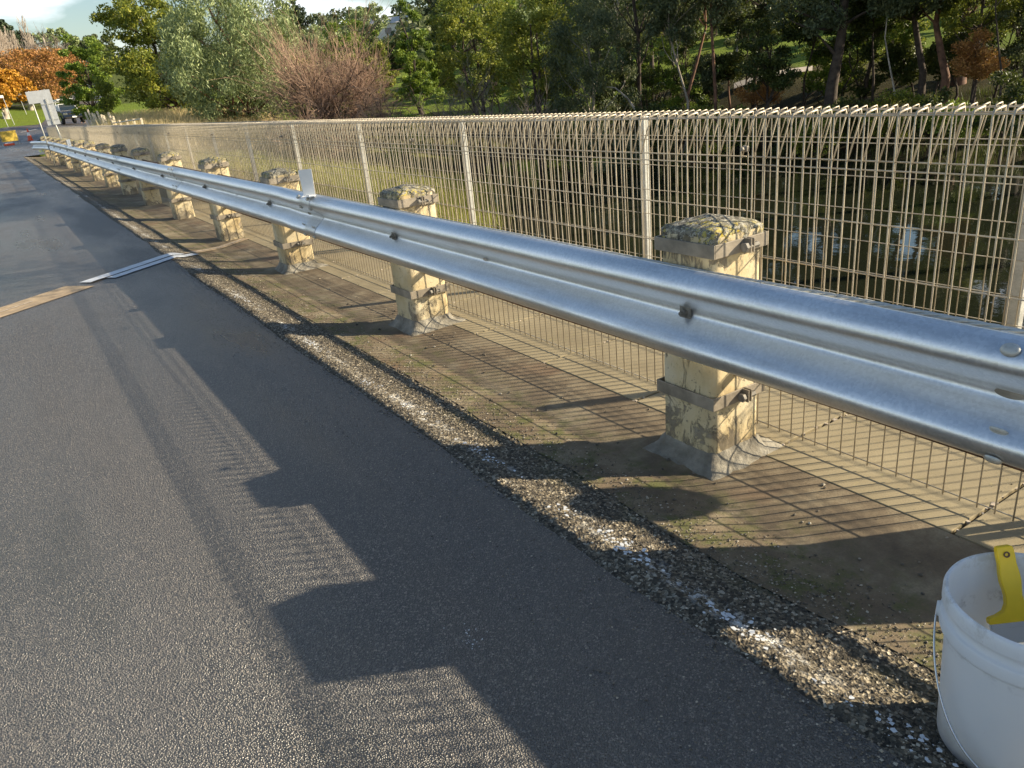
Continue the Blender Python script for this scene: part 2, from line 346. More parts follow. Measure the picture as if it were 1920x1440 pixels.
# ------------------------------------------------------------------ bridge surfaces
GEDGE = -.53
def gz(x):  # cross-fall from asphalt overlay down to the old kerb concrete
    return float(np.interp(x, [-9, -.46, -.40, .05, 3], [.1, .08, .06, 0, 0]))
def sheet(name, xs, ys, mat, dz=0.0, amp=0.0, edge_wob=0.0, seed=1):
    r = np.random.default_rng(seed); X, Y = np.meshgrid(xs, ys, indexing='ij')
    if edge_wob:
        wob = np.interp(ys, np.arange(-3, 60, .12), np.convolve(r.normal(0, 1, len(np.arange(-3, 60, .12)) + 4), np.ones(5) / 5, 'valid')) * edge_wob
        X[-1 if edge_wob > 0 else 0, :] += wob
    Z = np.vectorize(gz)(X) + dz
    if amp: Z = Z + r.normal(0, amp, Z.shape)
    i = np.arange(X.size).reshape(X.shape)
    Fc = np.stack([i[:-1, :-1], i[1:, :-1], i[1:, 1:], i[:-1, 1:]], -1).reshape(-1, 4)
    me = bpy.data.meshes.new(name); me.from_pydata(np.stack([X, Y, Z], -1).reshape(-1, 3).tolist(), [], Fc.tolist()); me.materials.append(mat)
    me.polygons.foreach_set('use_smooth', [True] * len(me.polygons))
    o = bpy.data.objects.new(name, me); COL.objects.link(o); tag(o, kind='structure'); return o
YE = 41.0
ysn = np.concatenate([np.arange(-6, 0, .5), np.arange(0, 10, .1), np.arange(10, YE + .01, .5)])
sheet('road', np.array([-9, -6, -4, -2.5, -1.5, -.9, -.7, GEDGE]), ysn, M['asphalt'], 0, 0, .03)
ysg = np.concatenate([np.arange(-1, .2, .1), np.arange(.2, 7, .011), np.arange(7, 14, .03), np.arange(14, YE, .1)])
sheet('gravel_verge', np.linspace(-.6, -.02, 54), ysg, M['gravel'], -.0045, .0022, .02, 4)
sheet('concrete_shoulder', np.array([-.24, -.1, 0, .05, .1, .2, .3, .405]), np.arange(-6, YE + .01, .1), M['shoulder'], -.0015, 0, -.06, 9)
m = MB()   # path slabs with open joints, each .7 m long
for k in range(-6, 59):
    y0 = .971 + .696 * k
    if abs(y0 - 8.6) < .2: pass
    m.box((1.225, y0 + .348, -.04 + .001 * (k % 3)), (1.63, .684, .08))
tag(m.build('footpath', M['path'], bevel=.004), kind='structure')
m = MB(); m.box((-3.3, 17.5, -.19), (11.3, 47.0, .2)); m.box((2.07, 17.5, -.35), (.3, 47, .5)); m.box((-3.3, 41.2, -1.1), (11.3, .5, 2)); tag(m.build('bridge_deck', M['shoulder']), kind='structure')
# grit lodged in slab joints
m = MB()
for k in range(-2, 22):
    y0 = .971 + .696 * k
    for j in range(26):
        x = random.uniform(.41, 2.0); s_ = random.uniform(.004, .011)
        m.box((x, y0 + random.uniform(-.004, .01), -.004), (s_ * random.uniform(1, 2.5), s_, s_), rz=random.random() * 3)
tag(m.build('joint_grit', M['pale']), 'pale grit and mortar crumbs lodged in the footpath slab joints', 'grit', kind='stuff')
# transverse expansion joint across road and shoulder
a = np.array([-1.93, 6.853]); b = np.array([.34, 8.60]); d = (b - a) / np.linalg.norm(b - a); nrm = np.array([-d[1], d[0]])
def strip(name, t0, t1, w0, w1, mat, dz, label, cat, parent=None):
    m = MB(); n = 24
    for side in (0,):
        V = []
        for i in range(n + 1):
            q = a + d * (t0 + (t1 - t0) * i / n)
            for w in (w0, w1):
                s_ = q + nrm * (w + random.uniform(-.004, .004)); V.append((s_[0], s_[1], gz(s_[0]) + dz))
        m.add(V, [(2 * i, 2 * i + 2, 2 * i + 3, 2 * i + 1) for i in range(n)])
    o = m.build(name, mat, parent)
    return o
ej = empty('expansion_joint', (0, 0, 0), 0, 'beige sealed expansion joint strip crossing the road at an angle', 'expansion joint')
strip('sealant_band', -8.5, .75, -.155, .16, M['joint'], .004, '', '', ej)
strip('patch_band', .85, 2.0, -.02, .12, M['jointw'], .007, '', '', ej)
strip('patch_band', 1.0, 2.05, -.14, -.035, M['jointw'], .007, '', '', ej)
strip('sealant_band', 2.05, 2.95, -.06, .07, M['joint'], .004, '', '', ej)
strip('seam', .8, 2.1, -.03, -.012, M['dark'], .009, '', '', ej)
strip('crust_line', -8.5, .3, -.008, .010, M['pale'], .008, '', '', ej)
strip('crust_line', 2.1, 2.9, -.012, .012, M['pale'], .008, '', '', ej)

# loose stones on the verge
def stones(name, n, xr, yr, smin, smax, mat, label, seed):
    r = np.random.default_rng(seed)
    oct_ = np.array([[1,0,0],[-1,0,0],[0,1,0],[0,-1,0],[0,0,1],[0,0,-1]], float)
    T = [(0,2,4),(2,1,4),(1,3,4),(3,0,4),(2,0,5),(1,2,5),(3,1,5),(0,3,5)]
    x = r.uniform(xr[0], xr[1], n); y = yr[0] + (yr[1] - yr[0]) * r.random(n) ** 1.5
    s_ = smin + (smax - smin) * r.random(n) ** 3
    O = oct_[None] * s_[:, None, None] * r.uniform(.55, 1.3, (n, 6, 1)); O[:, :, 2] *= .6
    th = r.uniform(0, 6.28, n); c, s2 = np.cos(th), np.sin(th)
    Ox = O[:, :, 0] * c[:, None] - O[:, :, 1] * s2[:, None]; Oy = O[:, :, 0] * s2[:, None] + O[:, :, 1] * c[:, None]
    gzv = np.interp(x, [-9, -.46, -.40, .05, 3], [.1, .08, .06, 0, 0])
    V = np.stack([Ox + x[:, None], Oy + y[:, None], O[:, :, 2] + gzv[:, None] + s_[:, None] * .25], -1)
    Fc = (np.array(T)[None] + (np.arange(n) * 6)[:, None, None]).reshape(-1, 3)
    me = bpy.data.meshes.new(name); me.from_pydata(V.reshape(-1, 3).tolist(), [], Fc.tolist()); me.materials.append(mat)
    o = bpy.data.objects.new(name, me); COL.objects.link(o); tag(o, label, 'gravel', kind='stuff')
t = NT('stone_chips'); g = t.n('ShaderNodeNewGeometry'); t.bsdf(t.ramp(g.outputs['Random Per Island'], [(0, (.04, .035, .028)), (.4, (.105, .088, .064)), (.8, (.24, .2, .145)), (1, (.5, .45, .36))]), .8)
stones('loose_gravel', 24000, (-.56, -.1), (.1, 8), .0013, .0056, t.m, 'loose grey and tan gravel along the edge of the asphalt', 3)
stones('scattered_grit', 1500, (-.62, 1.9), (.3, 9), .0012, .0045, t.m, 'scattered grit and small chips lying over shoulder, path and road edge', 5)
stones('moss_edge_grit', 5000, (-.26, .02), (.2, 8), .0012, .0045, t.m, 'fine grit thinning out from the gravel onto the stained concrete shoulder', 25)
stones('loose_pebbles', 110, (-.1, .4), (.6, 6), .005, .013, t.m, 'few larger loose pebbles on the stained concrete shoulder', 8)

stones('road_grit', 6000, (-.85, -.5), (.2, 9), .0012, .004, t.m, 'fine grit spread onto the asphalt beside the gravel edge', 15)
# worn remains of the white edge line: thin flakes of paint stuck to asphalt and stones
r = np.random.default_rng(31); V = []; F = []
cl2 = [(2.28, .16), (1.75, .05), (1.52, .14), (1.40, .1), (1.08, .12), (.98, .05), (.62, .12), (3.3, .1), (2.9, .06), (4.2, .1), (5.6, .14), (7.1, .2)]
for cy2, sp2 in cl2:
    for k in range(int(420 * sp2)):
        x = -.438 + r.normal(0, .02) + .012 * math.sin(cy2 * 9); y = cy2 + r.normal(0, sp2 * .55); q = .0012 + .0052 * r.random() ** 2; a0 = r.uniform(0, 6.28); n0 = len(V); kk = 5; z = gz(x) + .0045 + r.uniform(0, .0015)
        for j in range(kk): aa = a0 + j * 6.283 / kk; rr = q * r.uniform(.5, 1.4); V.append((x + rr * math.cos(aa), y + rr * math.sin(aa) * 1.3, z))
        F.append(tuple(range(n0, n0 + kk)))
for k in range(26):
    x = -.98 + r.normal(0, .02); y = 1.42 + r.normal(0, .03); q = r.uniform(.001, .0032); n0 = len(V); a0 = r.uniform(0, 6.28)
    for j in range(4): V.append((x + q * math.cos(a0 + j * 1.57), y + q * math.sin(a0 + j * 1.57), gz(x) + .004))
    F.append(tuple(range(n0, n0 + 4)))
m = MB(); m.add(V, F); tag(m.build('edge_line_flakes', M['jointw']), kind='structure')
# ------------------------------------------------------------------ concrete guard posts
PX0, PW, PL = .188, .236, .246
def shaft_mesh(seed):
    r = np.random.default_rng(seed)
    # chamfered, slightly worn column
    prof = []; ch = .016; w, l = PW / 2, PL / 2
    ring = [(-w + ch, -l), (w - ch, -l), (w, -l + ch), (w, l - ch), (w - ch, l), (-w + ch, l), (-w, l - ch), (-w, -l + ch)]
    # subdivide ring edges
    pts = []
    for i in range(8):
        p0, p1 = np.array(ring[i]), np.array(ring[(i + 1) % 8]); k = 8 if i % 2 == 0 else 1
        for j in range(k): pts.append(p0 + (p1 - p0) * j / k)
    pts = np.array(pts); n = len(pts); zs = np.linspace(-.02, .835, 30); V = []
    nz = r.normal(0, 1, (len(zs), n)); nz = (nz + np.roll(nz, 1, 0) + np.roll(nz, 1, 1)) / 3
    for i, z in enumerate(zs):
        s_ = 1 + .03 * (1 - z / .85)
        V.append(np.column_stack([pts * s_ * (1 + nz[i][:, None] * .007), np.full(n, z)]))
    m = MB(); F = []
    for i in range(len(zs) - 1):
        for j in range(n):
            a0 = i * n + j; b0 = i * n + (j + 1) % n; F.append((a0, b0, b0 + n, a0 + n))
    m.add(np.concatenate(V), F); return m
def cap_mesh(seed, flat=False):
    r = np.random.default_rng(seed); m = MB(); w, l = PW / 2 - .002, PL / 2 - .002; k = 16
    V = []; F = []
    u = np.linspace(-1, 1, k + 1)
    top = []
    for i in u:
        for j in u:
            rr = max(abs(i), abs(j)); z = .856 + (1 - rr) * .031 - (.006 if rr > .98 else 0) - (.012 * max(0, abs(i) + abs(j) - 1.8))
            if flat: z = .85 + .045 * math.sqrt(max(0, 1 - .92 * rr ** 2.2))
            sc = 1 if rr < .98 else 1.0
            top.append((i * w * sc + r.normal(0, .0014), j * l * sc + r.normal(0, .0014), z + r.normal(0, .0012)))
    F = [(i * (k + 1) + j, (i + 1) * (k + 1) + j, (i + 1) * (k + 1) + j + 1, i * (k + 1) + j + 1) for i in range(k) for j in range(k)]
    n0 = len(top); rim = [j for j in range(k + 1)] and ([(0, j) for j in range(k)] + [(i, k) for i in range(k)] + [(k, k - j) for j in range(k)] + [(k - i, 0) for i in range(k)])
    rim = [i * (k + 1) + j for i, j in rim]; V = list(top); prev = rim
    for z in (.838, .825, .8):
        cur = []
        for q in rim:
            x, y, _ = top[q]; V.append((x * 1.012 + r.normal(0, .0018), y * 1.012 + r.normal(0, .0018), z)); cur.append(len(V) - 1)
        for i in range(len(rim)): F.append((prev[i], prev[(i + 1) % len(rim)], cur[(i + 1) % len(rim)], cur[i]))
        prev = cur
    m.add(V, F); return m
def strap_mesh(z, h=.046):
    m = MB(); w, l, t_ = PW / 2 + .006, PL / 2 + .008, .006
    if z < .5: w += .003; l += .003
    for s_ in (-1, 1):
        m.box((s_ * (w + t_ / 2), 0, z), (t_, 2 * l + 2 * t_, h)); m.box((0, s_ * (l + t_ / 2), z), (2 * w - .001, t_, h))
    m.box((.012, -l - t_ - .014, z), (.006, .03, h)); m.box((.026, -l - t_ - .014, z), (.006, .03, h))
    return m
def bolt_mesh(z):
    m = MB(); l = PL / 2 + .02
    m.lathe([(0, -.018), (.011, -.018), (.011, .034), (0, .034)], (.02, -l - .012, z - .003), 6, 'x'); m.lathe([(0, -.012), (.0165, -.012), (.0165, 0), (0, 0)], (.0, -l - .012, z - .003), 6, 'x')
    return m
def mortar_mesh(seed):
    r = np.random.default_rng(seed); m = MB(); n = 48; V = []; F = []
    lev = [(.0, .125), (.018, .062), (.045, .03), (.07, .006), (.088, -.004)]
    lev = [(0.055, .0), (.035, .012), (.05, .028), (.028, .045), (.01, .066), (-.004, .085)]
    rows = [(.06, -.004), (.046, .006), (.03, .018), (.015, .036), (.006, .06), (-.003, .068)]
    for off, z in rows:
        for j in range(n):
            th = j * 2 * math.pi / n; c, s_ = math.cos(th), math.sin(th)
            k = 1 / max(abs(c) / (PW / 2 + off), abs(s_) / (PL / 2 + off))
            wob = 1 + .022 * (math.sin(3 * th + seed) + .6 * math.sin(5 * th + 2 * seed) + .35 * math.sin(11 * th)) * (.085 - z) / .085 + r.normal(0, .02 if z < .03 else .009)
            ex = 1 + (.25 * max(0, c) * max(0, -s_) * 2 if z < .01 else 0)
            x, y = c * k * wob * ex, s_ * k * wob
            V.append((x, y, z + (gz(PX0 + PW / 2 + x) if z < .02 else 0)))
    for i in range(len(rows) - 1):
        for j in range(n):
            a0 = i * n + j; b0 = i * n + (j + 1) % n; F.append((a0, b0, b0 + n, a0 + n))
    m.add(V, F); return m
PS = [shaft_mesh(s) for s in (1, 2, 3)]; PC = [cap_mesh(s) for s in (4, 5)] + [cap_mesh(6, True)]
proto = []
for v in range(3):
    root = empty('concrete_post', (0, -30 - v, 0), 0, 'x', 'concrete post', 'concrete guard posts along the kerb')
    PS[v].build('shaft', M['post'], root, smooth=True)
    PC[v].build('cap', M['cap'], root, smooth=True)
    for z in (.795, .262):
        s_ = strap_mesh(z).build('strap', M['strap'], root, bevel=.0015); bolt_mesh(z).build('bolt', M['bolt'], s_)
    proto.append(root)
def copy_tree(o, parent=None):
    c = o.copy(); COL.objects.link(c); c.parent = parent
    for ch in list(o.children): copy_tree(ch, c)
    return c
PY = [1.829 + 2.386 * i for i in range(16)]
PY[1] += -.02; PY[3] -= .1
plab = {0: 'nearest yellowed concrete post, right of centre, with black and yellow lichened cap',
 1: 'second nearest concrete post, yellow lichen across its cap, grey mortar foot',
 2: 'third nearest concrete post, just left of the white delineator plate',
 3: 'fourth nearest concrete post, standing at the end of the expansion joint'}
used = set(); roots = []
for i, y in enumerate(PY):
    v = [0, 1, 0, 1, 0, 1, 2, 0, 2, 2, 1, 0, 1, 0, 1, 0][i]
    if v in used: root = copy_tree(proto[v])
    else: root = proto[v]; used.add(v)
    root.location = (PX0 + PW / 2, y, -.035 if i in (1, 2) else -.01 * (i > 2))
    root.rotation_euler = (R(random.uniform(-.8, .8)) if i else R(0), R(random.uniform(-.8, .8)) if i else 0, R([0, .5, -1, 1.5, 0, -1.5][i % 6]))
    root['label'] = plab.get(i, f"{ORD[i]} concrete post counting from the camera" + (', rounded dark cap' if v == 2 else ', pale cracked cap'))
    roots.append(root)
for i in range(3): mortar_mesh(20 + i).build('mortar_base', M['mortar'], roots[i], smooth=True).location.z = .035 * (i > 0)
# steel rods threaded through the posts
for z, nm in ((.69, 'upper'), (.352, 'lower')):
    for i in range(-1, 15):
        if z > .6 and i < 2: continue
        y0 = PY[i] if i >= 0 else PY[0] - 2.386; y1 = PY[i + 1]
        m = MB(); m.tube([(.3, y0 + .1, z), (.3, (y0 + y1) / 2, z - .006), (.3, y1 - .1, z)], .011 if z > .6 else .017, 8)
        o = m.build('steel_rod', M['rust'], smooth=True)
        tag(o, f"{nm} rusty steel rod behind the guardrail, running on from the {ORD[i]} post" if i >= 0 else 'lower rusty rod behind the guardrail running to the nearest post', 'steel rod', 'steel rods through the posts')
# twisted wire rope behind the nearest rail
m = MB()
for k in range(4):
    yy = np.arange(-1.2, 6.4, .012); ph = yy * 2 * math.pi / .16 + k * math.pi / 2
    m.tube(np.column_stack([.182 + .005 * np.cos(ph), yy, .724 + .012 * (yy < 1.7) * np.clip((1.7 - yy), 0, .5) + .005 * np.sin(ph)]), .0046, 5)
tag(m.build('wire_rope', M['galvpost'], smooth=True), 'twisted grey wire rope lying along the back top edge of the guardrail', 'wire rope')

# ------------------------------------------------------------------ W-beam guardrail
RZ = .583
def wprofile():
    ctrl = [(.026, .158), (.036, .1545), (.052, .146), (.067, .133), (.078, .118), (.083, .104), (.083, .094), (.078, .083), (.064, .066), (.042, .046), (.022, .029), (.009, .018), (.002, .009), (0, 0)]
    up = ctrl; dn = [(d_, -z_) for d_, z_ in ctrl[:-1]][::-1]
    P = np.array(up + dn)
    # densify with Catmull-Rom
    out = []
    for i in range(len(P) - 1):
        p0, p1, p2, p3 = P[max(i - 1, 0)], P[i], P[i + 1], P[min(i + 2, len(P) - 1)]
        for t_ in (0, .5):
            out.append(.5 * ((2 * p1) + (-p0 + p2) * t_ + (2 * p0 - 5 * p1 + 4 * p2 - p3) * t_ ** 2 + (-p0 + 3 * p1 - 3 * p2 + p3) * t_ ** 3))
    out.append(P[-1]); return np.array(out)
WP = wprofile()
def railx(y): return .166 - .35 * max(0, (y - 33) / 4) ** 2 * (y > 33)
def rail_section(y0, y1, lab):
    root = empty('guardrail_section', (0, y0, 0), 0, lab, 'guardrail', 'galvanised guardrail sections'); m = MB(); T = .0032
    ys = np.linspace(y0, y1 + .3, 22); V = []; n = len(WP)
    for y in ys:
        off = .0042 * (1 - (y - y0) / (y1 + .3 - y0))
        dip = .012 * math.sin(y * .23 + 1) * (y > 6)
        for sgn in (0, 1):
            for d_, z_ in WP:
                V.append((railx(y) - d_ - off + (T if sgn else 0), y - y0, RZ + z_ + dip))
    F = []; N2 = 2 * n
    for i in range(len(ys) - 1):
        for j in range(n - 1):
            F.append((i * N2 + j, i * N2 + j + 1, (i + 1) * N2 + j + 1, (i + 1) * N2 + j)); F.append((i * N2 + n + j, (i + 1) * N2 + n + j, (i + 1) * N2 + n + j + 1, i * N2 + n + j + 1))
        for j, fl in ((0, 0), (n - 1, 1)):
            q = (i * N2 + j, (i + 1) * N2 + j, (i + 1) * N2 + n + j, i * N2 + n + j); F.append(q if fl else q[::-1])
    for i in (0, len(ys) - 1):
        for j in range(n - 1):
            q = (i * N2 + j, i * N2 + n + j, i * N2 + n + j + 1, i * N2 + j + 1); F.append(q if i else q[::-1])
    m.add(V, F); o = m.build('beam', M['galv'], root, smooth=True)
    return root
RJ = [-4.3, .5, 5.30, 10.12, 15.0, 19.8, 24.6, 29.4, 34.2, 36.6]
rl = ['nearest galvanised guardrail section with round bolt heads, cut by the right edge', 'long guardrail section in front of the two nearest posts', 'guardrail section left of the white delineator plate']
secs = []
for i in range(len(RJ) - 1):
    secs.append(rail_section(RJ[i], RJ[i + 1], rl[i] if i < 3 else (f"{ORD[i]} guardrail section counting from the camera" if i < 8 else 'turned-down last guardrail piece at the far end of the bridge')))
def sec_of(y):
    for i in range(len(RJ) - 1):
        if y < RJ[i + 1] + .3: return i
    return len(RJ) - 2
def rbolt(y, z, d_, slope, rad, sec, kind='button', mat=None):
    m = MB(); root = secs[sec]
    rot = Matrix.Rotation(slope, 4, 'Y')
    if kind == 'button':
        m.lathe([(rad, 0), (rad, .003), (rad * .8, .0075), (rad * .4, .0095), (0, .010)], (0, 0, 0), 20)
        m.v = [v * np.array([1, 1.25, 1]) for v in m.v]
        o = m.build('bolt', M['galvpost'], root, smooth=True)
    elif kind == 'slot':
        m.lathe([(rad, 0), (rad, .0012), (0, .0012)], (0, 0, 0), 16); m.v = [v * np.array([.55, 1.6, 1]) for v in m.v]; o = m.build('slot', M['dark'] if mat is None else mat, root)
    else:
        m.box((0, 0, .003), (.05, .05, .006)); m.lathe([(.014, .006), (.014, .018), (.008, .019), (.008, .03), (0, .03)], (0, 0, 0), 6); o = m.build('bolt', M['bolt'], root, bevel=.001)
    o.location = (railx(y) - d_ - .005, y - RJ[sec], RZ + z); o.rotation_euler = (0, -math.pi / 2 + slope, 0)
for i, y in enumerate(PY):
    if y < 35: rbolt(y - .03 + [0, -.05, -.04][i % 3], .0, .003, 0, .0, sec_of(y - .03), 'washer')
for jn in RJ[1:8]:
    for dy in ((.255,) if jn < 1 else (.05, .25)):
        s_ = sec_of(jn + dy)
        rbolt(jn + dy, .135, .0665, R(44), .0165, s_); rbolt(jn + dy, -.062, .0605, R(-48) + 0, .0165, s_)
        rbolt(jn + dy, .062, .0605, R(-48 + 96) * 0 + R(-48), .0165, s_) if jn > 1 else None
        rbolt(jn + dy, -.135, .0665, R(-44), .0165, s_)
    rbolt(jn + .27, .005, .0015, 0, .021, sec_of(jn + .27), 'slot', M['strap'])
rbolt(3.11, .0, .0015, 0, .012, 1, 'slot', M['pale']); rbolt(7.6, .0, .0015, 0, .014, 2, 'slot', M['white'])
# delineator plates on top of the rail
for y, lab in ((5.34, 'white delineator plate on the rail joint near the third post'), (23.7, 'small white delineator plate far along the guardrail')):
    root = empty('delineator', (.11, y, .742), R(-30) if y < 10 else 0, lab, 'delineator', 'delineator plates on the guardrail')
    m = MB(); m.extr([(-.04, .0), (.04, 0), (.046, .165), (.042, .172), (-.042, .172), (-.046, .165)], 'y', -.002, .002)
    for v in range(len(m.v)): m.v[v][:, 2] += .0; m.v[v][:, 1] += .12 * 0
    m.build('plate', M['white'], root); m = MB(); m.box((0, -.03, -.004), (.09, .085, .004)); m.box((0, -.06, .002), (.02, .02, .012)); m.build('foot', M['white'], root)

BPY, BPS = 1.575, 2.412
# ------------------------------------------------------------------ wire mesh fences
def fence_panel(X, ztop, zb, y0, ny_, sp, hz, wr, lab, grp, name='mesh_fence_panel'):
    root = empty(name, (X, y0, 0), 0, lab, 'mesh fence', grp); m = MB()
    for i in range(ny_):
        y = (i + .5) * sp; j = lambda a: random.uniform(-a, a)
        m.tube([(0, y, zb - .012), (j(.0006), y + j(.001), (zb + ztop) / 2), (0, y, ztop - .018), (.006, y, ztop - .004), (.056, y + j(.002), ztop + .003), (.061, y, ztop - .012), (.006, y + j(.001), ztop - .148)], [wr, wr, wr, wr * 1.45, wr * 1.45, wr * 1.1, wr], 5)
    ly = ny_ * sp
    for k, z in enumerate([ztop - .012] + hz + [zb]):
        m.tube([(.005 if k else .004, .006, z), (.005, ly / 2, z - .001), (.005, ly - .006, z)], wr * .95, 5)
    m.tube([(.052, .006, ztop - .012), (.052, ly - .006, ztop - .012)], wr * .95, 5)
    m.build('wire_mesh', M['wire'], root, smooth=True)
    m = MB(); m.box((-.006, .0, ztop - .115), (.014, .024, .02)); m.lathe([(0, -.02), (.008, -.02), (.008, 0), (0, 0)], (-.008, 0, ztop - .115), 6, 'x'); m.build('clamp', M['strap'], root, bevel=.002)
    return root
HZF = [1.035, 1.008, .845, .684, .523, .362, .201]
SPW = .0525; NW = 50; PLN = SPW * NW
y = 1.903 - 2 * PLN; k = 0
while y < 37:
    if y + PLN > -.4:
        fence_panel(.565, 1.178, .03, y, NW, SPW, HZF, .0027, ('nearest panel of the roadside mesh fence, at the right edge' if k == 0 else f"{ORD[k]} panel of the roadside mesh fence counting from the right edge"), 'roadside mesh fence panels'); k += 1
    y += PLN
y = 1.0 - PLN; k = 0
while y < 37:
    fence_panel(1.94, 1.072, .03, y, NW, SPW, [.93, .905, .745, .584, .423, .262, .13], .0027, ('nearest panel of the riverside mesh fence beyond the path' if k == 0 else f"{ORD[k]} panel of the riverside mesh fence beyond the path, counting from the right edge"), 'riverside mesh fence panels'); k += 1
    y += PLN
for X, zt, y0, n_, sp_, nm in ((1.985, 1.045, BPY, 15, BPS, 'riverside'),):
    for i in range(n_):
        m = MB(); m.box((0, 0, zt / 2), (.05, .05, zt)); root = empty('fence_post', (X, y0 + i * sp_, 0), 0, f"{ORD[i]} grey steel post of the {nm} mesh fence, counting from the right edge", 'fence post', f'{nm} fence posts')
        m.build('upright', M['galvpost'], root, bevel=.006); m = MB(); m.box((0, 0, .006), (.12, .1, .01)); m.build('base_plate', M['galvpost'], root, bevel=.002)

# ------------------------------------------------------------------ bucket and scraper
BX, BY = -.28, .48; bz = gz(BX) + .004
root = empty('plastic_bucket', (BX, BY, bz), R(20), 'white plastic bucket with wire handle at the lower right, smeared with dirt', 'bucket')
t = NT('bucket_plastic'); c = t.coord(); nn = t.noise(c, 22, 6, .75); z = t.sep(c)[2]
bd = t.math('MULTIPLY', t.rangev(nn, .5, .6), t.rangev(t.math('ABSOLUTE', t.math('SUBTRACT', z, .256)), .02, .0)); sp = t.math('MULTIPLY', t.rangev(t.noise(c, 34, 5, .8), .68, .74), .5)
base = t.mix(t.math('MULTIPLY', bd, t.rangev(t.noise(c, 4, 2), .45, .6)), t.ramp(t.noise(c, 5, 5), [(.3, (.84, .86, .88)), (.7, (.9, .91, .91))]), (.07, .06, .06))
insd = t.math('MULTIPLY', t.rangev(t.noise(c, 9, 6, .8), .52, .62, 0, .35), t.rangev(z, .3, .35)); base = t.mix(insd, base, (.35, .3, .22)); base = t.mix(sp, base, (.3, .28, .25)); base = t.mix(t.math('MULTIPLY', t.rangev(z, .1, .0), t.rangev(t.noise(c, 7, 5), .4, .6)), base, (.5, .48, .45))
t.bsdf(base, .42, 0, t.bump(t.noise(c, 60, 3), .08, .002), .5, Subsurface_Weight=.0); BM = t.m
pn_ = [n for n in t.t.nodes if n.type == 'BSDF_PRINCIPLED'][0]; tl_ = t.n('ShaderNodeBsdfTranslucent'); t.l(base, tl_.inputs[0]); mxs = t.n('ShaderNodeMixShader'); mxs.inputs[0].default_value = .42; t.l(pn_.outputs[0], mxs.inputs[1]); t.l(tl_.outputs[0], mxs.inputs[2]); t.l(mxs.outputs[0], t.out.inputs[0])
m = MB()
m.lathe([(0, .004), (.118, .004), (.126, .002), (.131, .01), (.1415, .255), (.1425, .262), (.152, .266), (.1535, .271), (.1535, .292), (.151, .297), (.1465, .2975), (.1462, .315), (.149, .3175), (.1525, .32), (.1535, .324), (.1535, .338), (.1535, .346), (.151, .352), (.1475, .354), (.1445, .352), (.1435, .345), (.1415, .30), (.139, .25), (.127, .014), (0, .012)], (0, 0, 0), 96)
m.build('pail', BM, root, smooth=True)
m = MB(); pts = []
for i in range(40):   # wire bail hanging down the outside
    a_ = -math.pi / 2 + math.pi * i / 39
    pts.append((-.158 - .018 * math.cos(a_) , .158 * math.sin(a_) , .275 - .215 * math.cos(a_) ** .8 if math.cos(a_) > 0 else .275))
P = np.array(pts); rr = .158
P = []
for i in range(48):
    s_ = i / 47; th = math.pi * s_; P.append((-rr * math.sin(th) * 1.0 * math.cos(.0) - .0, rr * math.cos(th) , .28 - .235 * math.sin(th)))
P = np.array(P); P[:, 0] -= .003
m.tube(P, .0021, 6)
o = m.build('wire_handle', M['chrome'], root, smooth=True); o.rotation_euler = (0, 0, R(4))
m = MB()
for s_ in (1, -1):
    m = MB(); m.lathe([(0, -.006), (.014, -.006), (.016, 0), (.014, .006), (0, .006)], (0, s_ * .153, .28), 16, 'y')
    o = m.build('handle_lug', BM, root, smooth=True); o.rotation_euler = (0, 0, R(4))
# scraper hanging in the bucket, handle over the far rim
sr = empty('scraper', (0, 0, 0), 0, 'yellow-handled wide scraper blade standing inside the white bucket', 'scraper')
hw = [(-.0, .0), ]
out = [(.012, .0), (.0155, .004), (.0165, .018), (.0162, .035), (.0185, .055), (.019, .07), (.0165, .088), (.0155, .1), (.0175, .115), (.024, .127), (.038, .134), (.052, .137), (.055, .141), (.055, .15)]
poly = [(x_, -y_) for x_, y_ in out] + [(-x_, -y_) for x_, y_ in out[::-1]]
m = MB(); m.extr(poly, 'y', -.008, .008); hnd = m.build('handle', M['yellow'], sr, bevel=.005, seg=3)
m = MB(); m.lathe([(.0062, -.0098), (.0034, -.0098), (.0034, .0098), (.0062, .0098)], (0, 0, -.0165), 16, 'y'); m.build('hang_hole', M['rust'], sr)
m = MB(); m.box((0, 0, -.17), (.106, .003, .045)); m.box((0, 0, -.155), (.1, .006, .012)); m.build('blade', M['chrome'], sr, bevel=.0006)
sr.location = (BX + .086, BY + .108, bz + .376); sr.rotation_euler = (R(-24), R(-7), R(-38)); sr.scale = (1, 1, 1)

# ------------------------------------------------------------------ unseen shade casters added off-frame (their shade falls on shoulder and road)
def shade_box(x, y0, y1, z0, z1, lab):
    root = empty('shade_caster', (x, (y0 + y1) / 2, 0), 0, lab, 'tool trolley')
    w = .16; L_ = y1 - y0
    m = MB(); m.box((w / 2, 0, (z0 + z1) / 2), (w, L_, z1 - z0)); m.build('caster_box', M['grey'], root, bevel=.015)
    for sx in (.04, w - .04):
        for sy in (-1, 1):
            m = MB(); m.box((sx, sy * (L_ / 2 - .04), z0 / 2 + .03), (.025, .025, z0 - .06)); lg = m.build('leg', M['bolt'], root)
            m = MB(); m.lathe([(0, -.012), (.035, -.012), (.035, .012), (0, .012)], (sx, sy * (L_ / 2 - .04), .037), 20, 'x'); m.build('wheel', M['tyre'], lg)
shade_box(.84, .33, .71, .311, 1.3, 'unseen narrow grey box on wheeled legs, added beyond the right edge to cast shade')  # invented box, placed out of view to throw the dark patch on the shoulder
m = MB(); m.lathe([(0, -.13), (.06, -.12), (.11, -.07), (.135, 0), (.12, .08), (.07, .13), (0, .14)], (0, 0, 0), 24)
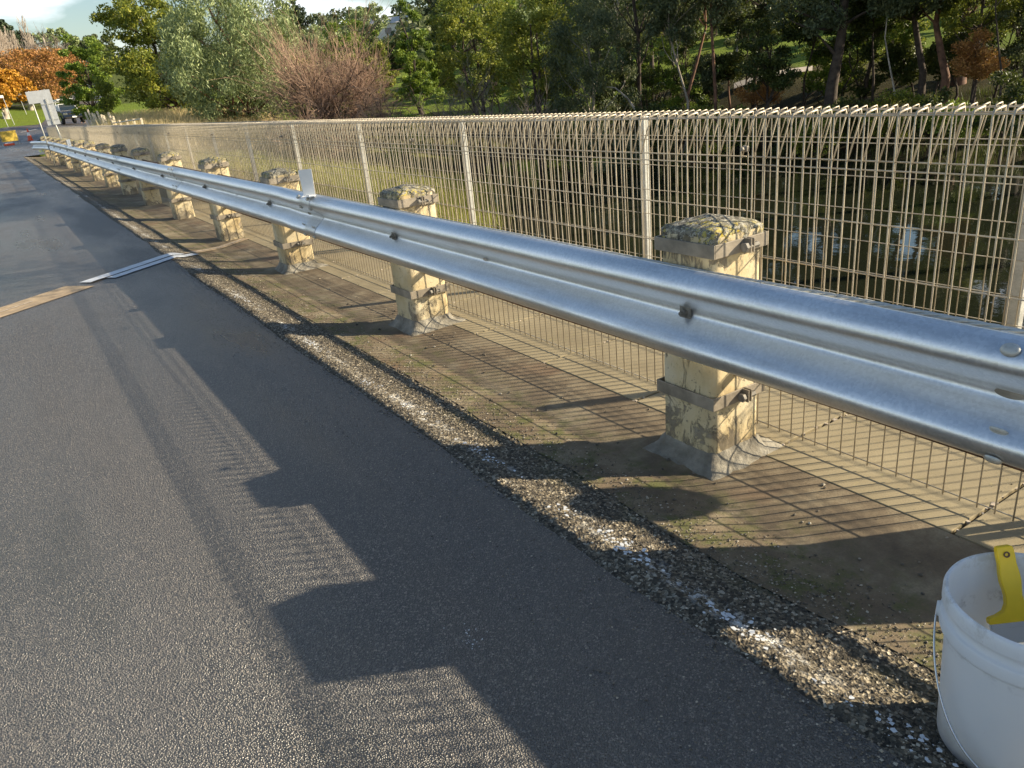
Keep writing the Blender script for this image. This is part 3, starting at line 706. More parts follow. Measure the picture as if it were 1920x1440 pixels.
o = m.build('shade_ball', M['navy'], smooth=True); o.location = (1.86, .58, 1.13); tag(o, 'unseen round dark shape added beyond the right edge to cast soft shade', 'shade caster')  # invented round blocker at fence height, adds the soft blob of shade

# ------------------------------------------------------------------ vegetation
CX, CY = -1.6493, 0.0
AZT = np.array([(0,1.24),(80,3.43),(160,5.72),(240,8.12),(320,10.61),(400,13.2),(480,15.87),(560,18.63),(640,21.46),(720,24.35),(800,27.28),(880,30.25),(960,33.24),(1040,36.23),(1120,39.2),(1200,42.14),(1280,45.04),(1360,47.88),(1440,50.64),(1520,53.33),(1600,55.93),(1680,58.43),(1760,60.84),(1840,63.15),(1920,65.35),(2100,70.0),(2300,75.0)])
def at(px, d):      # bearing (by photo column) and ground distance from the camera -> world x, y
    a_ = math.radians(np.interp(px, AZT[:, 0], AZT[:, 1])); return CX + d * math.sin(a_), CY + d * math.cos(a_)
def plumb(px, d, zm):   # plumb lines lean in the tilted photograph: column of the foot under a crown seen at px
    kf = math.cos(math.radians(np.interp(px, AZT[:, 0], AZT[:, 1]) - 31.24)) * .9277; yc = 238 - .1027 * px - (zm - 1.38) / d * 1436 / kf
    return px + (1325 - px) / 4070 * (200 - yc)
def fit(px, d, z):      # height that reaches the same image row once the depth along the view axis is counted
    a_ = math.radians(np.interp(px, AZT[:, 0], AZT[:, 1]) - 31.24); k = math.cos(a_) * .9277; q = (z - 1.38) / d
    return 1.38 + (z - 1.38) * k / (1 + .3733 * q), k
def leaf_cards(P, w, h, droop, r):
    n = len(P)
    D = r.normal(0, 1, (n, 3)); D[:, 2] = D[:, 2] * (1 - droop) - droop * 1.8; D /= np.linalg.norm(D, axis=1)[:, None]
    S = np.cross(D, r.normal(0, 1, (n, 3))); S /= (np.linalg.norm(S, axis=1)[:, None] + 1e-9)
    hh = h * r.uniform(.6, 1.3, n)[:, None]; ww = w * r.uniform(.6, 1.3, n)[:, None]
    return np.stack([P - S * ww * .5, P + D * hh * .45 - S * ww * .1 * 0 + S * 0, P + S * ww * .5, P - D * hh * .45 + S * 0], 1) if False else \
        np.stack([P - D * hh * .5, P + S * ww * .5, P + D * hh * .5, P - S * ww * .5], 1)
def limb(m, p0, p1, r0, r1, r, sag=.1, n=5, sides=5):
    p0 = np.array(p0, float); p1 = np.array(p1, float); t_ = np.linspace(0, 1, n)[:, None]
    Lh = np.linalg.norm(p1 - p0); P = p0 + (p1 - p0) * t_ + np.sin(t_ * math.pi) * r.normal(0, sag * Lh * .35, 3)
    m.tube(P, np.linspace(r0, r1, n), sides, cap=False); return P
def tree(name, lab, cat, px, d, ztop, zbot, width, leaf, bark, seed, n_cl=60, per=90, lw=.16, lh=.26, droop=0.0, shape='round', trunk=.16, group=None, lean=0.0, cl=.55, stems=1, base_z=None, foot=False):
    r = np.random.default_rng(seed); (ztop, zbot, width) = ((fit(px, d, ztop)[0], fit(px, d, zbot)[0], width * fit(px, d, 1)[1]) if base_z is None else (ztop, zbot, width)); px = px if foot else plumb(px, d, (ztop + zbot) / 2); x, y = at(px, d); z0 = Hs(x, y) - .15 if base_z is None else base_z
    root = empty(name, (x, y, z0), 0, lab, cat, group)
    Hh = ztop - z0; cb = zbot - z0; rw = width / 2; ch = Hh - cb
    C = []
    lobes = [(r.normal(0, .3 * rw), r.normal(0, .3 * rw), r.uniform(.25, .8), r.uniform(.5, .75)) for _ in range(6)]
    tries = 0
    while len(C) < n_cl and tries < 20000:
        tries += 1
        u = r.uniform(-1, 1, 3); f = (u[2] + 1) / 2
        rad = np.hypot(u[0], u[1])
        if shape == 'round': lim = math.sqrt(max(0, 1 - (2 * abs(f - .42)) ** 2.4 * .85)) if f > .42 else math.sqrt(max(0, 1 - (2 * abs(f - .42)) ** 2 * .9))
        elif shape == 'cone': lim = (1 - f) ** .75 * .95 + .06
        elif shape == 'flat': lim = math.sqrt(max(0, 1 - (2 * f - 1) ** 6))
        elif shape == 'column': lim = .8 * math.sin(math.pi * min(.95, f * .85 + .12)) ** .6
        else: lim = 1
        if rad > lim: continue
        if rad < lim * .35 and r.random() < .6: continue
        px_, py_ = u[0] * rw, u[1] * rw
        # lobed outline
        ang = math.atan2(u[1], u[0]); wob = 1 + .16 * math.sin(3 * ang + seed) + .1 * math.sin(5 * ang + 2 * seed + 6 * f)
        C.append((px_ * wob + lean * (cb + f * ch), py_ * wob, cb + f * ch))
    C = np.array(C)
    mb = MB()
    tops = []
    for s_ in range(stems):
        bx, by = (r.normal(0, .25 * stems), r.normal(0, .25 * stems)) if stems > 1 else (0, 0)
        tp = np.array([lean * Hh * .8 + r.normal(0, .06 * width), r.normal(0, .06 * width), cb + ch * .72])
        k = 8; t_ = np.linspace(0, 1, k)[:, None]; P = np.array([bx, by, 0]) * (1 - t_) + tp * t_ + np.sin(t_ * 2.4 * math.pi) * r.normal(0, .025 * Hh, 3) * np.array([1, 1, .1])
        rr = trunk * (1 - t_[:, 0] * .8); rr[0] *= 1.35; mb.tube(P, rr, 8, cap=False); tops.append((P, rr))
    order = r.permutation(len(C))[:min(len(C), 26)]
    for i in order:
        P, rr = tops[i % len(tops)]; c = C[i]; j = min(len(P) - 2, max(1, int(np.searchsorted(P[:, 2], c[2] - .28 * ch - .2))))
        limb(mb, P[j], c, rr[j] * .45, .012, r, .25)
    mb.build('trunk', bark, root, smooth=True)
    pts = []
    for c in C:
        n = int(per * 1.75 * r.uniform(.6, 1.3)); q = r.normal(0, 1, (n, 3)); q /= (np.linalg.norm(q, axis=1)[:, None] + 1e-9); q *= (r.random((n, 1)) ** .45)
        sc = 1.22 * cl * r.uniform(.7, 1.3) * width / 5 * .75; q *= np.array([1.1, 1.1, .75 if droop < .3 else 1.15]) * max(.35, min(1.6, sc)); pts.append(c + q)
    P = np.concatenate(pts)
    quads_mesh('crown', leaf_cards(P, lw * .82, lh * .78, droop, r), leaf, root)
    return root
def bare(name, lab, cat, px, d, ztop, width, mat, bark, seed, shape='spread', trunk=.14, group=None, n1=9, n2=9, n3=10, base_z=None, tr=.012):
    r = np.random.default_rng(seed); ztop, kk = fit(px, d, ztop); width *= kk; px = plumb(px, d, (ztop + Hs(*at(px, d))) / 2); x, y = at(px, d); z0 = Hs(x, y) - .15 if base_z is None else base_z; root = empty(name, (x, y, z0), 0, lab, cat, group)
    Hh = ztop - z0; mb = MB(); tw = MB(); rw = width / 2
    th0 = Hh * (.18 if shape == 'spread' else .75)
    if shape == 'poplar':
        mb.tube([(0, 0, 0), (.1, 0, Hh * .5), (0, .1, Hh)], [trunk, trunk * .6, .02], 7, cap=False)
        for i in range(n1 * n2):
            z = Hh * r.uniform(.12, .92); a_ = r.uniform(0, 6.28); l = rw * (1.0 - .55 * z / Hh) * 3.0
            e = np.array([math.cos(a_) * l * .3, math.sin(a_) * l * .3, z + l * .85]); P = limb(tw, (0, 0, z), e, .03, .01, r, .12, 4, 3)
            for k in range(n3):
                b_ = P[r.integers(1, 4)]; a2 = a_ + r.normal(0, .8); l2 = l * .35; limb(tw, b_, b_ + np.array([math.cos(a2) * l2 * .25, math.sin(a2) * l2 * .25, l2]), tr, tr * .5, r, .1, 3, 3)
    else:
        mb.tube([(0, 0, 0), (r.normal(0, .1), r.normal(0, .1), th0)], [trunk * 1.3, trunk], 8, cap=False)
        for i in range(n1):
            a_ = i * 2.399 + r.normal(0, .2); el = r.uniform(.15, 1); R1 = rw * .62 * math.sqrt(1 - (el * .8) ** 2) ; e = np.array([math.cos(a_) * R1, math.sin(a_) * R1, th0 + (Hh - th0) * (.25 + .45 * el)])
            P = limb(mb, (0, 0, th0 * .8), e, trunk * .6, trunk * .2, r, .35, 6)
            for j in range(n2):
                b_ = P[r.integers(2, 6)]; dirv = (e - P[0]) / np.linalg.norm(e - P[0]) * .6 + r.normal(0, .65, 3); dirv[2] += .2; l = rw * r.uniform(.3, .55)
                Q = limb(mb, b_, b_ + dirv * l, trunk * .16, .018, r, .25, 4, 4)
                for k in range(n3):
                    c_ = Q[r.integers(1, 4)]; d2 = dirv * .5 + r.normal(0, .6, 3); d2[2] += .28; l2 = rw * r.uniform(.18, .4)
                    S = limb(tw, c_, c_ + d2 * l2, tr, tr * .45, r, .2, 3, 3)
                    for q in range(3):
                        d3 = d2 * .6 + r.normal(0, .5, 3); d3[2] += .22; limb(tw, S[1 + q % 2], S[1 + q % 2] + d3 * l2 * .6, tr * .6, tr * .35, r, .1, 2, 3)
    mb.build('trunk', bark, root, smooth=True); tw.build('twigs', mat, root)
    return root
def blades(name, n, pts, hmin, hmax, w, leaf, lab, seed, spread=.25, cat='grass'):
    r = np.random.default_rng(seed); i = r.integers(0, len(pts), n); P = pts[i] + np.column_stack([r.normal(0, spread, n), r.normal(0, spread, n), np.zeros(n)])
    P[:, 2] = H(P[:, 0], P[:, 1]) - .03; h = r.uniform(hmin, hmax, n); a_ = r.uniform(0, 6.28, n); ln = r.normal(0, .22, (n, 2)) * h[:, None]
    s_ = np.column_stack([np.cos(a_) * w, np.sin(a_) * w, np.zeros(n)]); tp = P + np.column_stack([ln, h])
    V = np.stack([P - s_, P + s_, tp + s_ * .25, tp - s_ * .25], 1)
    o = quads_mesh(name, V, leaf); tag(o, lab, cat, kind='stuff')

# --- left side, beyond the bridge
tree('wattle_tree', 'bright green bushy tree right of the orange trees, left of the tall olive wattle', 'tree', 165, 75, 9.6, 1.3, 5.0, L['green'], M['bark'], 11, 80, 110, .15, .26)
tree('olive_shrub', 'small yellowish olive shrub between the green tree and the tall wattle', 'shrub', 197, 62, 4.4, .4, 2.0, L['wattle'], M['bark'], 12, 34, 100, .1, .16, cl=.6, trunk=.06)
tree('tall_wattle_tree', 'tall olive wattle tree with dark trunk in straw grass, left of the grey-green gum', 'tree', 285, 60, 11.6, 2.2, 7.4, L['wattle'], M['bark'], 3, 125, 120, .14, .24, trunk=.22, cl=.5)
tree('low_wattle_tree', 'lower half-shaded wattle in front of the tall olive wattle, trunk in the straw', 'tree', 318, 57, 6.2, 1.2, 6.4, L['wattle'], M['bark'], 14, 75, 110, .13, .22, trunk=.17, cl=.5)
tree('gum_tree', 'large drooping grey-green gum with reddish trunk, left of the bare willow', 'tree', 420, 50, 10.4, .4, 8.3, L['gum'], M['barkr'], 15, 185, 125, .07, .34, droop=.6, trunk=.2, cl=.48, stems=2)
tree('young_gum_tree', 'slim pale gum leaning over the bare willow, beside the large grey-green gum', 'tree', 490, 58, 7.4, .8, 4.2, L['gum'], M['barkr'], 16, 70, 100, .08, .3, droop=.5, trunk=.12)
for i, (px, d, zt, w_, l_, lab) in enumerate([(40, 118, 11.7, 14, 'oak', 'orange-brown autumn tree behind the grey sign boards'), (96, 131, 13, 12, 'oak', 'orange autumn tree with pale trunk, right of the sign boards'),
     (-6, 98, 8.4, 7, 'oaky', 'golden autumn tree cut by the left edge'), (2, 140, 13.6, 14, 'oak', 'orange autumn tree further back on the left, above the golden one')]):
    tree('autumn_tree', lab, 'tree', px, d, zt, Hs(*at(px, d)) + 1.9, w_, L[l_], M['barkp'], 30 + i, 90, 95, .26, .34, shape='flat', trunk=.3, group='autumn trees on the lawn', cl=.5)
tree('dark_pine', 'dark pine behind the bare poplars in the left corner', 'tree', 14, 170, 24, 10, 10, L['pine'], M['bark'], 40, 110, 90, .5, .6, shape='round', trunk=.4, cl=.5)
tree('dark_pine', 'second dark pine, right of the other behind the bare poplars', 'tree', 36, 180, 23, 10, 9, L['pine'], M['bark'], 41, 90, 90, .5, .6, shape='round', trunk=.4, cl=.5)
for i, (px, d, zt) in enumerate([(3, 140, 18), (14, 142, 17.6), (24, 145, 17.4), (38, 150, 17.2), (60, 155, 21), (70, 160, 17)]):
    bare('bare_poplar', f"{ORD[i]} bare pale poplar from the left edge, above the orange trees", 'tree', px, d, zt, 2.6, M['twigp'], M['twigp'], 50 + i, 'poplar', .25, 'bare poplars on the left skyline', 6, 12, 5, tr=.035)
for i, (px, d, zt, w_, l_) in enumerate([(108, 170, 21, 9, 'gum'), (132, 180, 17.5, 9, 'gumd'), (162, 190, 21, 9, 'gumd'), (186, 190, 21, 9, 'gumd'), (84, 200, 18.5, 10, 'gumd')]):
    tree('skyline_gum', ['pale gum with open crown above the orange trees', 'low gum between two taller skyline gums', 'dark gum on the skyline above the bright green tree', 'small gum on the skyline touching the tall olive wattle', 'faint gum behind the bare poplars'][i], 'tree', px, d, zt, zt - 8, w_, L[l_], M['barkp'], 60 + i, 46, 70, .4, .55, trunk=.3, group='gums on the left skyline', cl=.5)
for i, (px, d, zt) in enumerate([(90, 150, 17.5), (118, 150, 16.5), (76, 150, 16)]):
    bare('bare_tree', ['bare grey tree between the poplars and the pale gum', 'bare grey tree below the pale skyline gum', 'low bare tree left of the other two grey bare trees'][i], 'tree', px, d, zt, 6, M['twig'], M['barkp'], 70 + i, 'spread', .22, 'bare trees on the left skyline', 7, 7, 6, tr=.03)
# --- willow and friends
bare('bare_willow', 'large bare reddish willow with dark trunk right of the grey-green gum', 'tree', 624, 46, 2.5, 6.8, M['twigr'], M['bark'], 81, 'spread', .2, None, 13, 12, 14, tr=.011)
bare('bare_willow', 'smaller bare brown willow right of the large one', 'tree', 722, 42, .9, 3.4, M['twigr'], M['bark'], 82, 'spread', .12, None, 9, 8, 9, tr=.009)
for i, (px, d, zt, w_) in enumerate([(555, 42, -.1, 3), (640, 40, -.4, 3), (870, 42, 1.6, 3.6), (955, 40, .8, 3.4), (1010, 38, .1, 2.4), (820, 45, .6, 2.4)]):
    bare('twiggy_shrub', ['reddish bare shrub below the left side of the willow', 'reddish bare shrub at the foot of the willow trunk', 'grey bare shrub in front of the dark wattles', 'second grey bare shrub, right of the first below the dark wattles', 'small bare shrub right of the two grey ones', 'low bare shrub left of the grey ones'][i], 'shrub', px, d, zt, w_, M['twigr'] if i < 2 else M['twig'], M['bark'], 90 + i, 'spread', .05, 'bare shrubs along the river', 9, 7, 9, tr=.008)
tree('yellow_green_bush', 'yellow-green bush in front of the smaller willow', 'shrub', 750, 40, .15, -2.2, 2.4, L['green'], M['bark'], 97, 30, 90, .08, .13, cl=.6, trunk=.04)
# --- middle distance trees
mid = [('conical_tree', 'conical bright green tree right of the willow', 775, 66, 9.8, -.2, 4.3, 'green', 'cone'), ('green_tree', 'green tree behind the willow, left of the conical tree', 655, 80, 8.8, 1.5, 6.0, 'green', 'round'),
       ('green_tree', 'yellow-green tree between willow and conical tree', 700, 70, 5.6, .2, 4.4, 'wattle', 'round'), ('green_tree', 'tall pale green tree left behind the willow', 628, 105, 10, 3, 6.5, 'gum', 'round'),
       ('green_tree', 'dull green tree directly above the willow crown', 575, 90, 9, 3, 6.0, 'gum', 'round'), ('small_green_tree', 'small round green tree between the conical tree and dark wattles', 828, 80, 5.0, 1, 3.0, 'wattle', 'round'),
       ('dark_cypress', 'dark cypress on the skyline above the willow', 550, 180, 23.5, 16, 8.5, 'pine', 'round'), ('green_tree', 'olive tree beside the dark cypress on the skyline', 598, 150, 14, 8, 8, 'gum', 'round'),
       ('green_tree', 'round pale gum on the skyline left of the white house', 690, 150, 17.4, 8, 9, 'gum', 'round'), ('dark_cypress', 'dark cypress right of the white house on the hill', 815, 190, 29, 14, 12, 'pine', 'round'),
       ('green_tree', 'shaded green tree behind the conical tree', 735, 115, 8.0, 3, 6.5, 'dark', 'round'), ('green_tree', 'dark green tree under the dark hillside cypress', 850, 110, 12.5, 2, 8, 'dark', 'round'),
       ('green_tree', 'olive tree peeping between willow and young gum', 530, 75, 8.0, 1, 5, 'wattle', 'round'), ('green_tree', 'hazy gum on the far left slope above the young gum', 500, 130, 11, 5, 8, 'gum', 'round')]
for i, (nm, lab, px, d, zt, zb_, w_, l_, sh) in enumerate(mid):
    far = d > 100
    tree(nm, lab, 'tree', px, d, zt, zb_, w_, L[l_], M['bark'], 110 + i, 75 if not far else 65, 100 if not far else 80, .16 if not far else .3, .28 if not far else .42, shape=sh, trunk=.16 if not far else .25, cl=.5)
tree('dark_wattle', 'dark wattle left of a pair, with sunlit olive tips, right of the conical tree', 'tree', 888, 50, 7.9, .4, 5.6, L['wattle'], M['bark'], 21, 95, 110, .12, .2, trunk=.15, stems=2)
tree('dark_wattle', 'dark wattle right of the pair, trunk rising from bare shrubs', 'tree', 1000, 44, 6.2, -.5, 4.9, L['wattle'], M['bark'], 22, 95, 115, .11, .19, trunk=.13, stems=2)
tree('grey_gum', 'grey-green gum right of the dark wattles with drooping leaves', 'tree', 1100, 42, 5.2, -2.4, 5.0, L['gumd'], M['barkp'], 23, 100, 110, .06, .26, droop=.6, trunk=.14)
tree('grey_gum', 'tall grey gum behind the leaning dark trunk', 'tree', 1160, 52, 9.5, 2, 6.5, L['gumd'], M['barkp'], 24, 85, 100, .07, .28, droop=.5, trunk=.16)
# --- right bank: trunks with high crowns
rt = [('leaning dark trunk gum right of the grey gum', 1217, 44, 11, 2.6, 5.2, 'gumd', 'bark', .17, -.12), ('thin white-barked gum right of the leaning trunk', 1274, 42, 11, 2.4, 3.0, 'gumd', 'barkp', .07, 0),
      ('dark red trunk gum between thin white gum and forked gum', 1306, 43, 11, 2.6, 4.0, 'gumd', 'barkr', .1, 0), ('reddish forked gum trunk left of the small dark tree', 1340, 42, 11, 3.2, 4.0, 'gumd', 'barkr', .11, 0),
      ('pale slim gum far behind the small dark tree', 1386, 62, 12, 4.0, 5.0, 'gum', 'barkp', .12, .02),
      ('massive dark trunk gum right of the spreading dark tree', 1560, 40, 8.8, 2.0, 6.0, 'gumd', 'bark', .34, 0), ('dark gum trunk left of the sunlit-edged trunk', 1713, 41, 7.6, 2.4, 5.0, 'dark', 'bark', .2, 0),
      ('gum trunk with sunlit pale right edge', 1752, 40, 7.2, 2.5, 4.6, 'gumd', 'barkr', .22, .01), ('thick brown trunk gum in front of bright lawn', 1792, 46, 8.4, 3.2, 6.0, 'wattle', 'barkr', .3, .02),
      ('thick dark trunk gum at the right edge', 1912, 38, 13, 2.8, 5.5, 'dark', 'bark', .28, 0), ('slim dark sapling left of the massive trunk', 1520, 43, 9, 1.6, 2.6, 'dark', 'bark', .06, 0),
      ('slim dark sapling right of the massive trunk', 1632, 42, 6.5, 1.8, 3.2, 'dark', 'bark', .07, .02), ('thin dark sapling beside the brown dry bush', 1862, 37, 9, 3.0, 2.4, 'dark', 'bark', .05, -.02),
      ('thin pale sapling between massive trunk and its right neighbours', 1664, 39, 6.5, 2.6, 2.4, 'gumd', 'barkp', .05, 0), ('thin dark gum left behind the forked gum', 1256, 54, 11, 3.4, 4.6, 'dark', 'bark', .1, .02)]
for i, (lab, px, d, zt, zb_, w_, l_, bk, tr_, ln) in enumerate(rt):
    tree('gum_tree' if i not in (10, 11, 12, 13) else 'sapling', lab, 'tree', px, d, zt, zb_, w_, L[l_], M[bk], 140 + i, 62, 95, .09, .26, droop=.45, trunk=tr_, lean=ln, group='trees on the far river bank', cl=.5, foot=True)
tree('small_dark_tree', 'small round dark tree right of the forked gum', 'tree', 1368, 47, 1.45, -.2, 1.6, L['dark'], M['barkr'], 170, 26, 90, .1, .16, trunk=.09, cl=.7)
tree('spreading_dark_tree', 'spreading dark green tree with angled trunk in front of bright lawn', 'tree', 1450, 41, 3.0, -.7, 3.4, L['dark'], M['bark'], 171, 46, 105, .1, .16, trunk=.1, lean=-.05, stems=2, cl=.6)
tree('dark_broadleaf_tree', 'dark leafy tree hanging over the spreading dark tree', 'tree', 1420, 48, 8, 2.2, 6.0, L['dark'], M['bark'], 172, 85, 105, .12, .2, trunk=.14)
tree('sunlit_broadleaf_tree', 'leafy tree with sunlit olive leaves above the brown dry bush', 'tree', 1850, 40, 6.5, 1.0, 4.2, L['wattle'], M['bark'], 173, 60, 110, .1, .15, trunk=.12)
tree('dark_broadleaf_tree', 'dark leafy tree between massive trunk and lawn', 'tree', 1640, 44, 5.6, .9, 5.0, L['green'], M['bark'], 174, 62, 100, .11, .18, trunk=.12)
tree('fern_bush', 'brown dry bush at the right below sunlit leaves', 'shrub', 1833, 38, 1.2, -.9, 2.0, L['fern'], M['bark'], 175, 30, 130, .05, .18, cl=.7, trunk=.03)
tree('fern_bush', 'orange-brown bracken patch below the spreading dark tree', 'shrub', 1428, 43, -.55, -1.3, 2.6, L['fern'], M['bark'], 176, 24, 120, .06, .16, shape='flat', cl=.5, trunk=.03)
for i, (px, d, zt, w_, l_) in enumerate([(1060, 38, -1.0, 3, 'dark'), (1135, 37, -1.4, 3, 'gumd'), (1190, 39, -.6, 2.4, 'dark'), (1240, 39, -.2, 2.4, 'dark'), (1285, 46, .2, 2.4, 'green'), (1330, 40, -1.0, 2.6, 'wattle'), (1390, 41, -1.4, 2.6, 'green'), (1480, 38, -1.5, 2.4, 'dark'),
        (1530, 37, -1.2, 2.4, 'wattle'), (1600, 38, -1.1, 2.4, 'dark'), (1680, 37, -1.0, 3, 'wattle'), (1745, 36, -1.0, 2.6, 'dark'), (1800, 35, -1.2, 2.8, 'green'), (1890, 34, -.6, 3, 'dark'), (1210, 45, 2.0, 3, 'dark'), (1590, 50, 1.4, 2.6, 'wattle'), (1940, 33, .4, 3, 'dark')]):
    tree('bank_shrub', f"{ORD[i]} {'olive' if l_ == 'wattle' else 'dark green'} shrub on the far bank counting from the dark wattles rightward", 'shrub', px, d, zt, Hs(*at(px, d)) + .1, w_, L[l_], M['bark'], 190 + i, 26, 90, .08, .16, cl=.55, trunk=.04, group='shrubs on the far bank')
for i, (px, d, zt, w_, l_) in enumerate([(1085, 50, 4.4, 4.5, 'gumd'), (1150, 47, 2.6, 3.6, 'dark'), (1195, 50, 4.2, 4, 'gumd'), (1236, 48, 3.6, 3.2, 'green'), (1290, 52, 4.8, 3.6, 'dark'), (1322, 47, 1.8, 2.2, 'gumd'), (1400, 50, 5.5, 3.6, 'gumd'), (1545, 45, 2.2, 2.6, 'green'), (1600, 44, 3.8, 3.4, 'dark'), (1668, 50, 5.0, 3.4, 'wattle'), (1690, 44, 1.2, 2.2, 'dark'), (1775, 43, 1.4, 2.4, 'dark'), (1815, 48, 4.8, 3.8, 'wattle'), (1880, 42, 3.4, 3.4, 'dark'), (1930, 40, 4.0, 3.6, 'gumd'), (1030, 50, 5.4, 3.6, 'wattle'), (930, 58, 7.6, 5, 'dark')]):
    tree('understory_tree', f"{ORD[i]} bushy understory tree on the far bank, {'olive' if l_ == 'wattle' else 'grey-green' if l_ == 'gumd' else 'bright green' if l_ == 'green' else 'dark'} crown", 'tree', px, d, zt, Hs(*at(px, d)) + .5, w_, L[l_], M['bark'], 300 + i, 44, 95, .1, .19, cl=.55, trunk=.06, stems=2, foot=True, group='understory trees on the far bank')
# background fill trees behind the lawn
for i, (px, d, zt, w_, l_) in enumerate([(905, 80, 11.5, 8, 'green'), (960, 95, 12.5, 9, 'gum'), (1040, 78, 11, 7, 'wattle'), (1120, 85, 13, 9, 'green'), (1180, 75, 13, 7, 'dark'), (1260, 85, 15, 9, 'gum'), (1340, 92, 16, 9, 'gumd'), (1430, 96, 17, 9, 'dark'), (1500, 86, 13, 8, 'gumd'), (1590, 90, 11.5, 9, 'dark'), (1680, 84, 10.5, 8, 'gumd'), (1770, 90, 11, 9, 'dark'), (1860, 80, 11, 8, 'gumd'), (1940, 70, 16, 8, 'dark'), (1220, 68, 9.5, 5, 'wattle'), (1650, 70, 8.5, 6, 'dark')]):
    b_ = Hs(*at(px, d)); tree('background_tree', f"{ORD[i]} background tree behind the far lawn, {'pale' if l_ == 'gum' else 'green' if l_ in ('green', 'wattle') else 'dark'} crown", 'tree', px, d, zt, b_ + (1.6 if d > 76 else 3.0), w_, L[l_], M['bark'], 220 + i, 66, 85, .24, .36, trunk=.22, group='background trees behind the lawn', cl=.5)
# tall gums outside the right edge that shade the bridge
for i, (x_, y_, zt, zb_, w_) in enumerate([(27.5, 2.2, 17, 9.5, 7.5), (30, 9, 17, 10, 5), (32, 13, 18, 10, 6)]):
    a_ = math.degrees(math.atan2(x_ - CX, y_)); d_ = math.hypot(x_ - CX, y_)
    AZ2 = AZT.tolist(); o = tree('riverside_gum', ['tall gum on the far bank beyond the right edge', 'second tall gum on the far bank, left of the other off-frame gum', 'farthest right tall gum on the far bank'][i], 'tree', 1920, 30, zt, zb_, w_, L['gumd'], M['barkp'], 250 + i, 80, 110, .12, .34, droop=.4, trunk=.26, base_z=-3.2, cl=.6)
    o.location = (x_, y_, -3.2)
# slim trunk close behind the fence at the right edge
xx, yy = at(1962, 9.0); root = empty('young_gum', (xx, yy, -4.2), 0, 'slim grey-brown trunk rising from the water close behind the fence at the right edge', 'tree')
m = MB(); m.tube([(.15, -.1, 0), (.05, 0, 2), (0, 0, 3.4), (.06, -.02, 5.2), (.3, .1, 8), (.2, .3, 10)], [.07, .062, .055, .048, .035, .015], 9, cap=False); m.build('trunk', M['barkp'], root, smooth=True)
r = np.random.default_rng(5); P = np.concatenate([np.array([.3, .2, 8.8]) + r.normal(0, .55, (900, 3)), np.array([-.3, .5, 9.8]) + r.normal(0, .5, (700, 3))]); quads_mesh('crown', leaf_cards(P, .04, .16, .5, r), L['gumd'], root)
# fallen curved pale branch
m = MB(); x1, y1 = at(1139, 41); x2, y2 = at(1202, 41); m.tube([(x1, y1, .35), (x1 + (x2 - x1) * .25, y1 + (y2 - y1) * .25, .28), (x1 + (x2 - x1) * .6, y1 + (y2 - y1) * .6, -.25), (x2, y2, -1.3), (x2 + .2, y2, -2.4)], [.03, .04, .055, .07, .08], 7)
tag(m.build('fallen_branch', M['barkp'], smooth=True), 'pale curved fallen branch arching over the dark bank', 'branch')
# grasses
r = np.random.default_rng(77)
def area(n, f):
    return np.array([f(r) for _ in range(n)])
blades('straw_grass', 26000, area(500, lambda r: (*at(r.uniform(185, 510), r.uniform(44, 57)), 0)), .45, 1.15, .012, L['straw'], 'tall dry straw-coloured grass below the wattles', 1, .35)
blades('reed_bed', 42000, area(900, lambda r: (*at(r.uniform(330, 900), r.uniform(9, 38) if True else 0), 0)), .3, .8, .01, L['reed'], 'yellow-green reeds and grass on the near bank seen through the fence', 2, .4)
blades('bank_grass', 16000, area(800, lambda r: (*at(r.uniform(1010, 1990), r.uniform(33.5, 44)), 0)), .12, .34, .012, L['dark'], 'rough grass on the far river bank', 3, .4)
blades('verge_grass', 5000, area(80, lambda r: (r.uniform(.5, 2.0), r.uniform(38.5, 44), 0)), .05, .25, .008, L['green'], 'green grass at the far end of the guardrail', 4, .2)
# far wood on the hill
def hillwood():
    r = np.random.default_rng(99); pts = []
    for i in range(330):
        px = r.uniform(480, 2050); d = r.uniform(120, 300) if px > 900 else r.uniform(150, 300); x, y = at(px, d); z = Hs(x, y)
        if 1045 < px < 1085 and d > 200: continue
        if 725 < px < 760: continue
        w = r.uniform(3, 5.5); h = r.uniform(5, 9) * (.6 if px < 780 else 1); n = 110
        q = r.normal(0, 1, (n, 3)); q /= np.linalg.norm(q, axis=1)[:, None]; q *= r.random((n, 1)) ** .4
        pts.append(np.array([x, y, z + h * .55]) + q * np.array([w * .6, w * .6, h * .5]))
    P = np.concatenate(pts); o = quads_mesh('hillside_wood', leaf_cards(P, .9, 1.1, 0, r), L['gumd']); tag(o, 'distant wood covering the hillside behind everything', 'wood', kind='stuff')
hillwood()

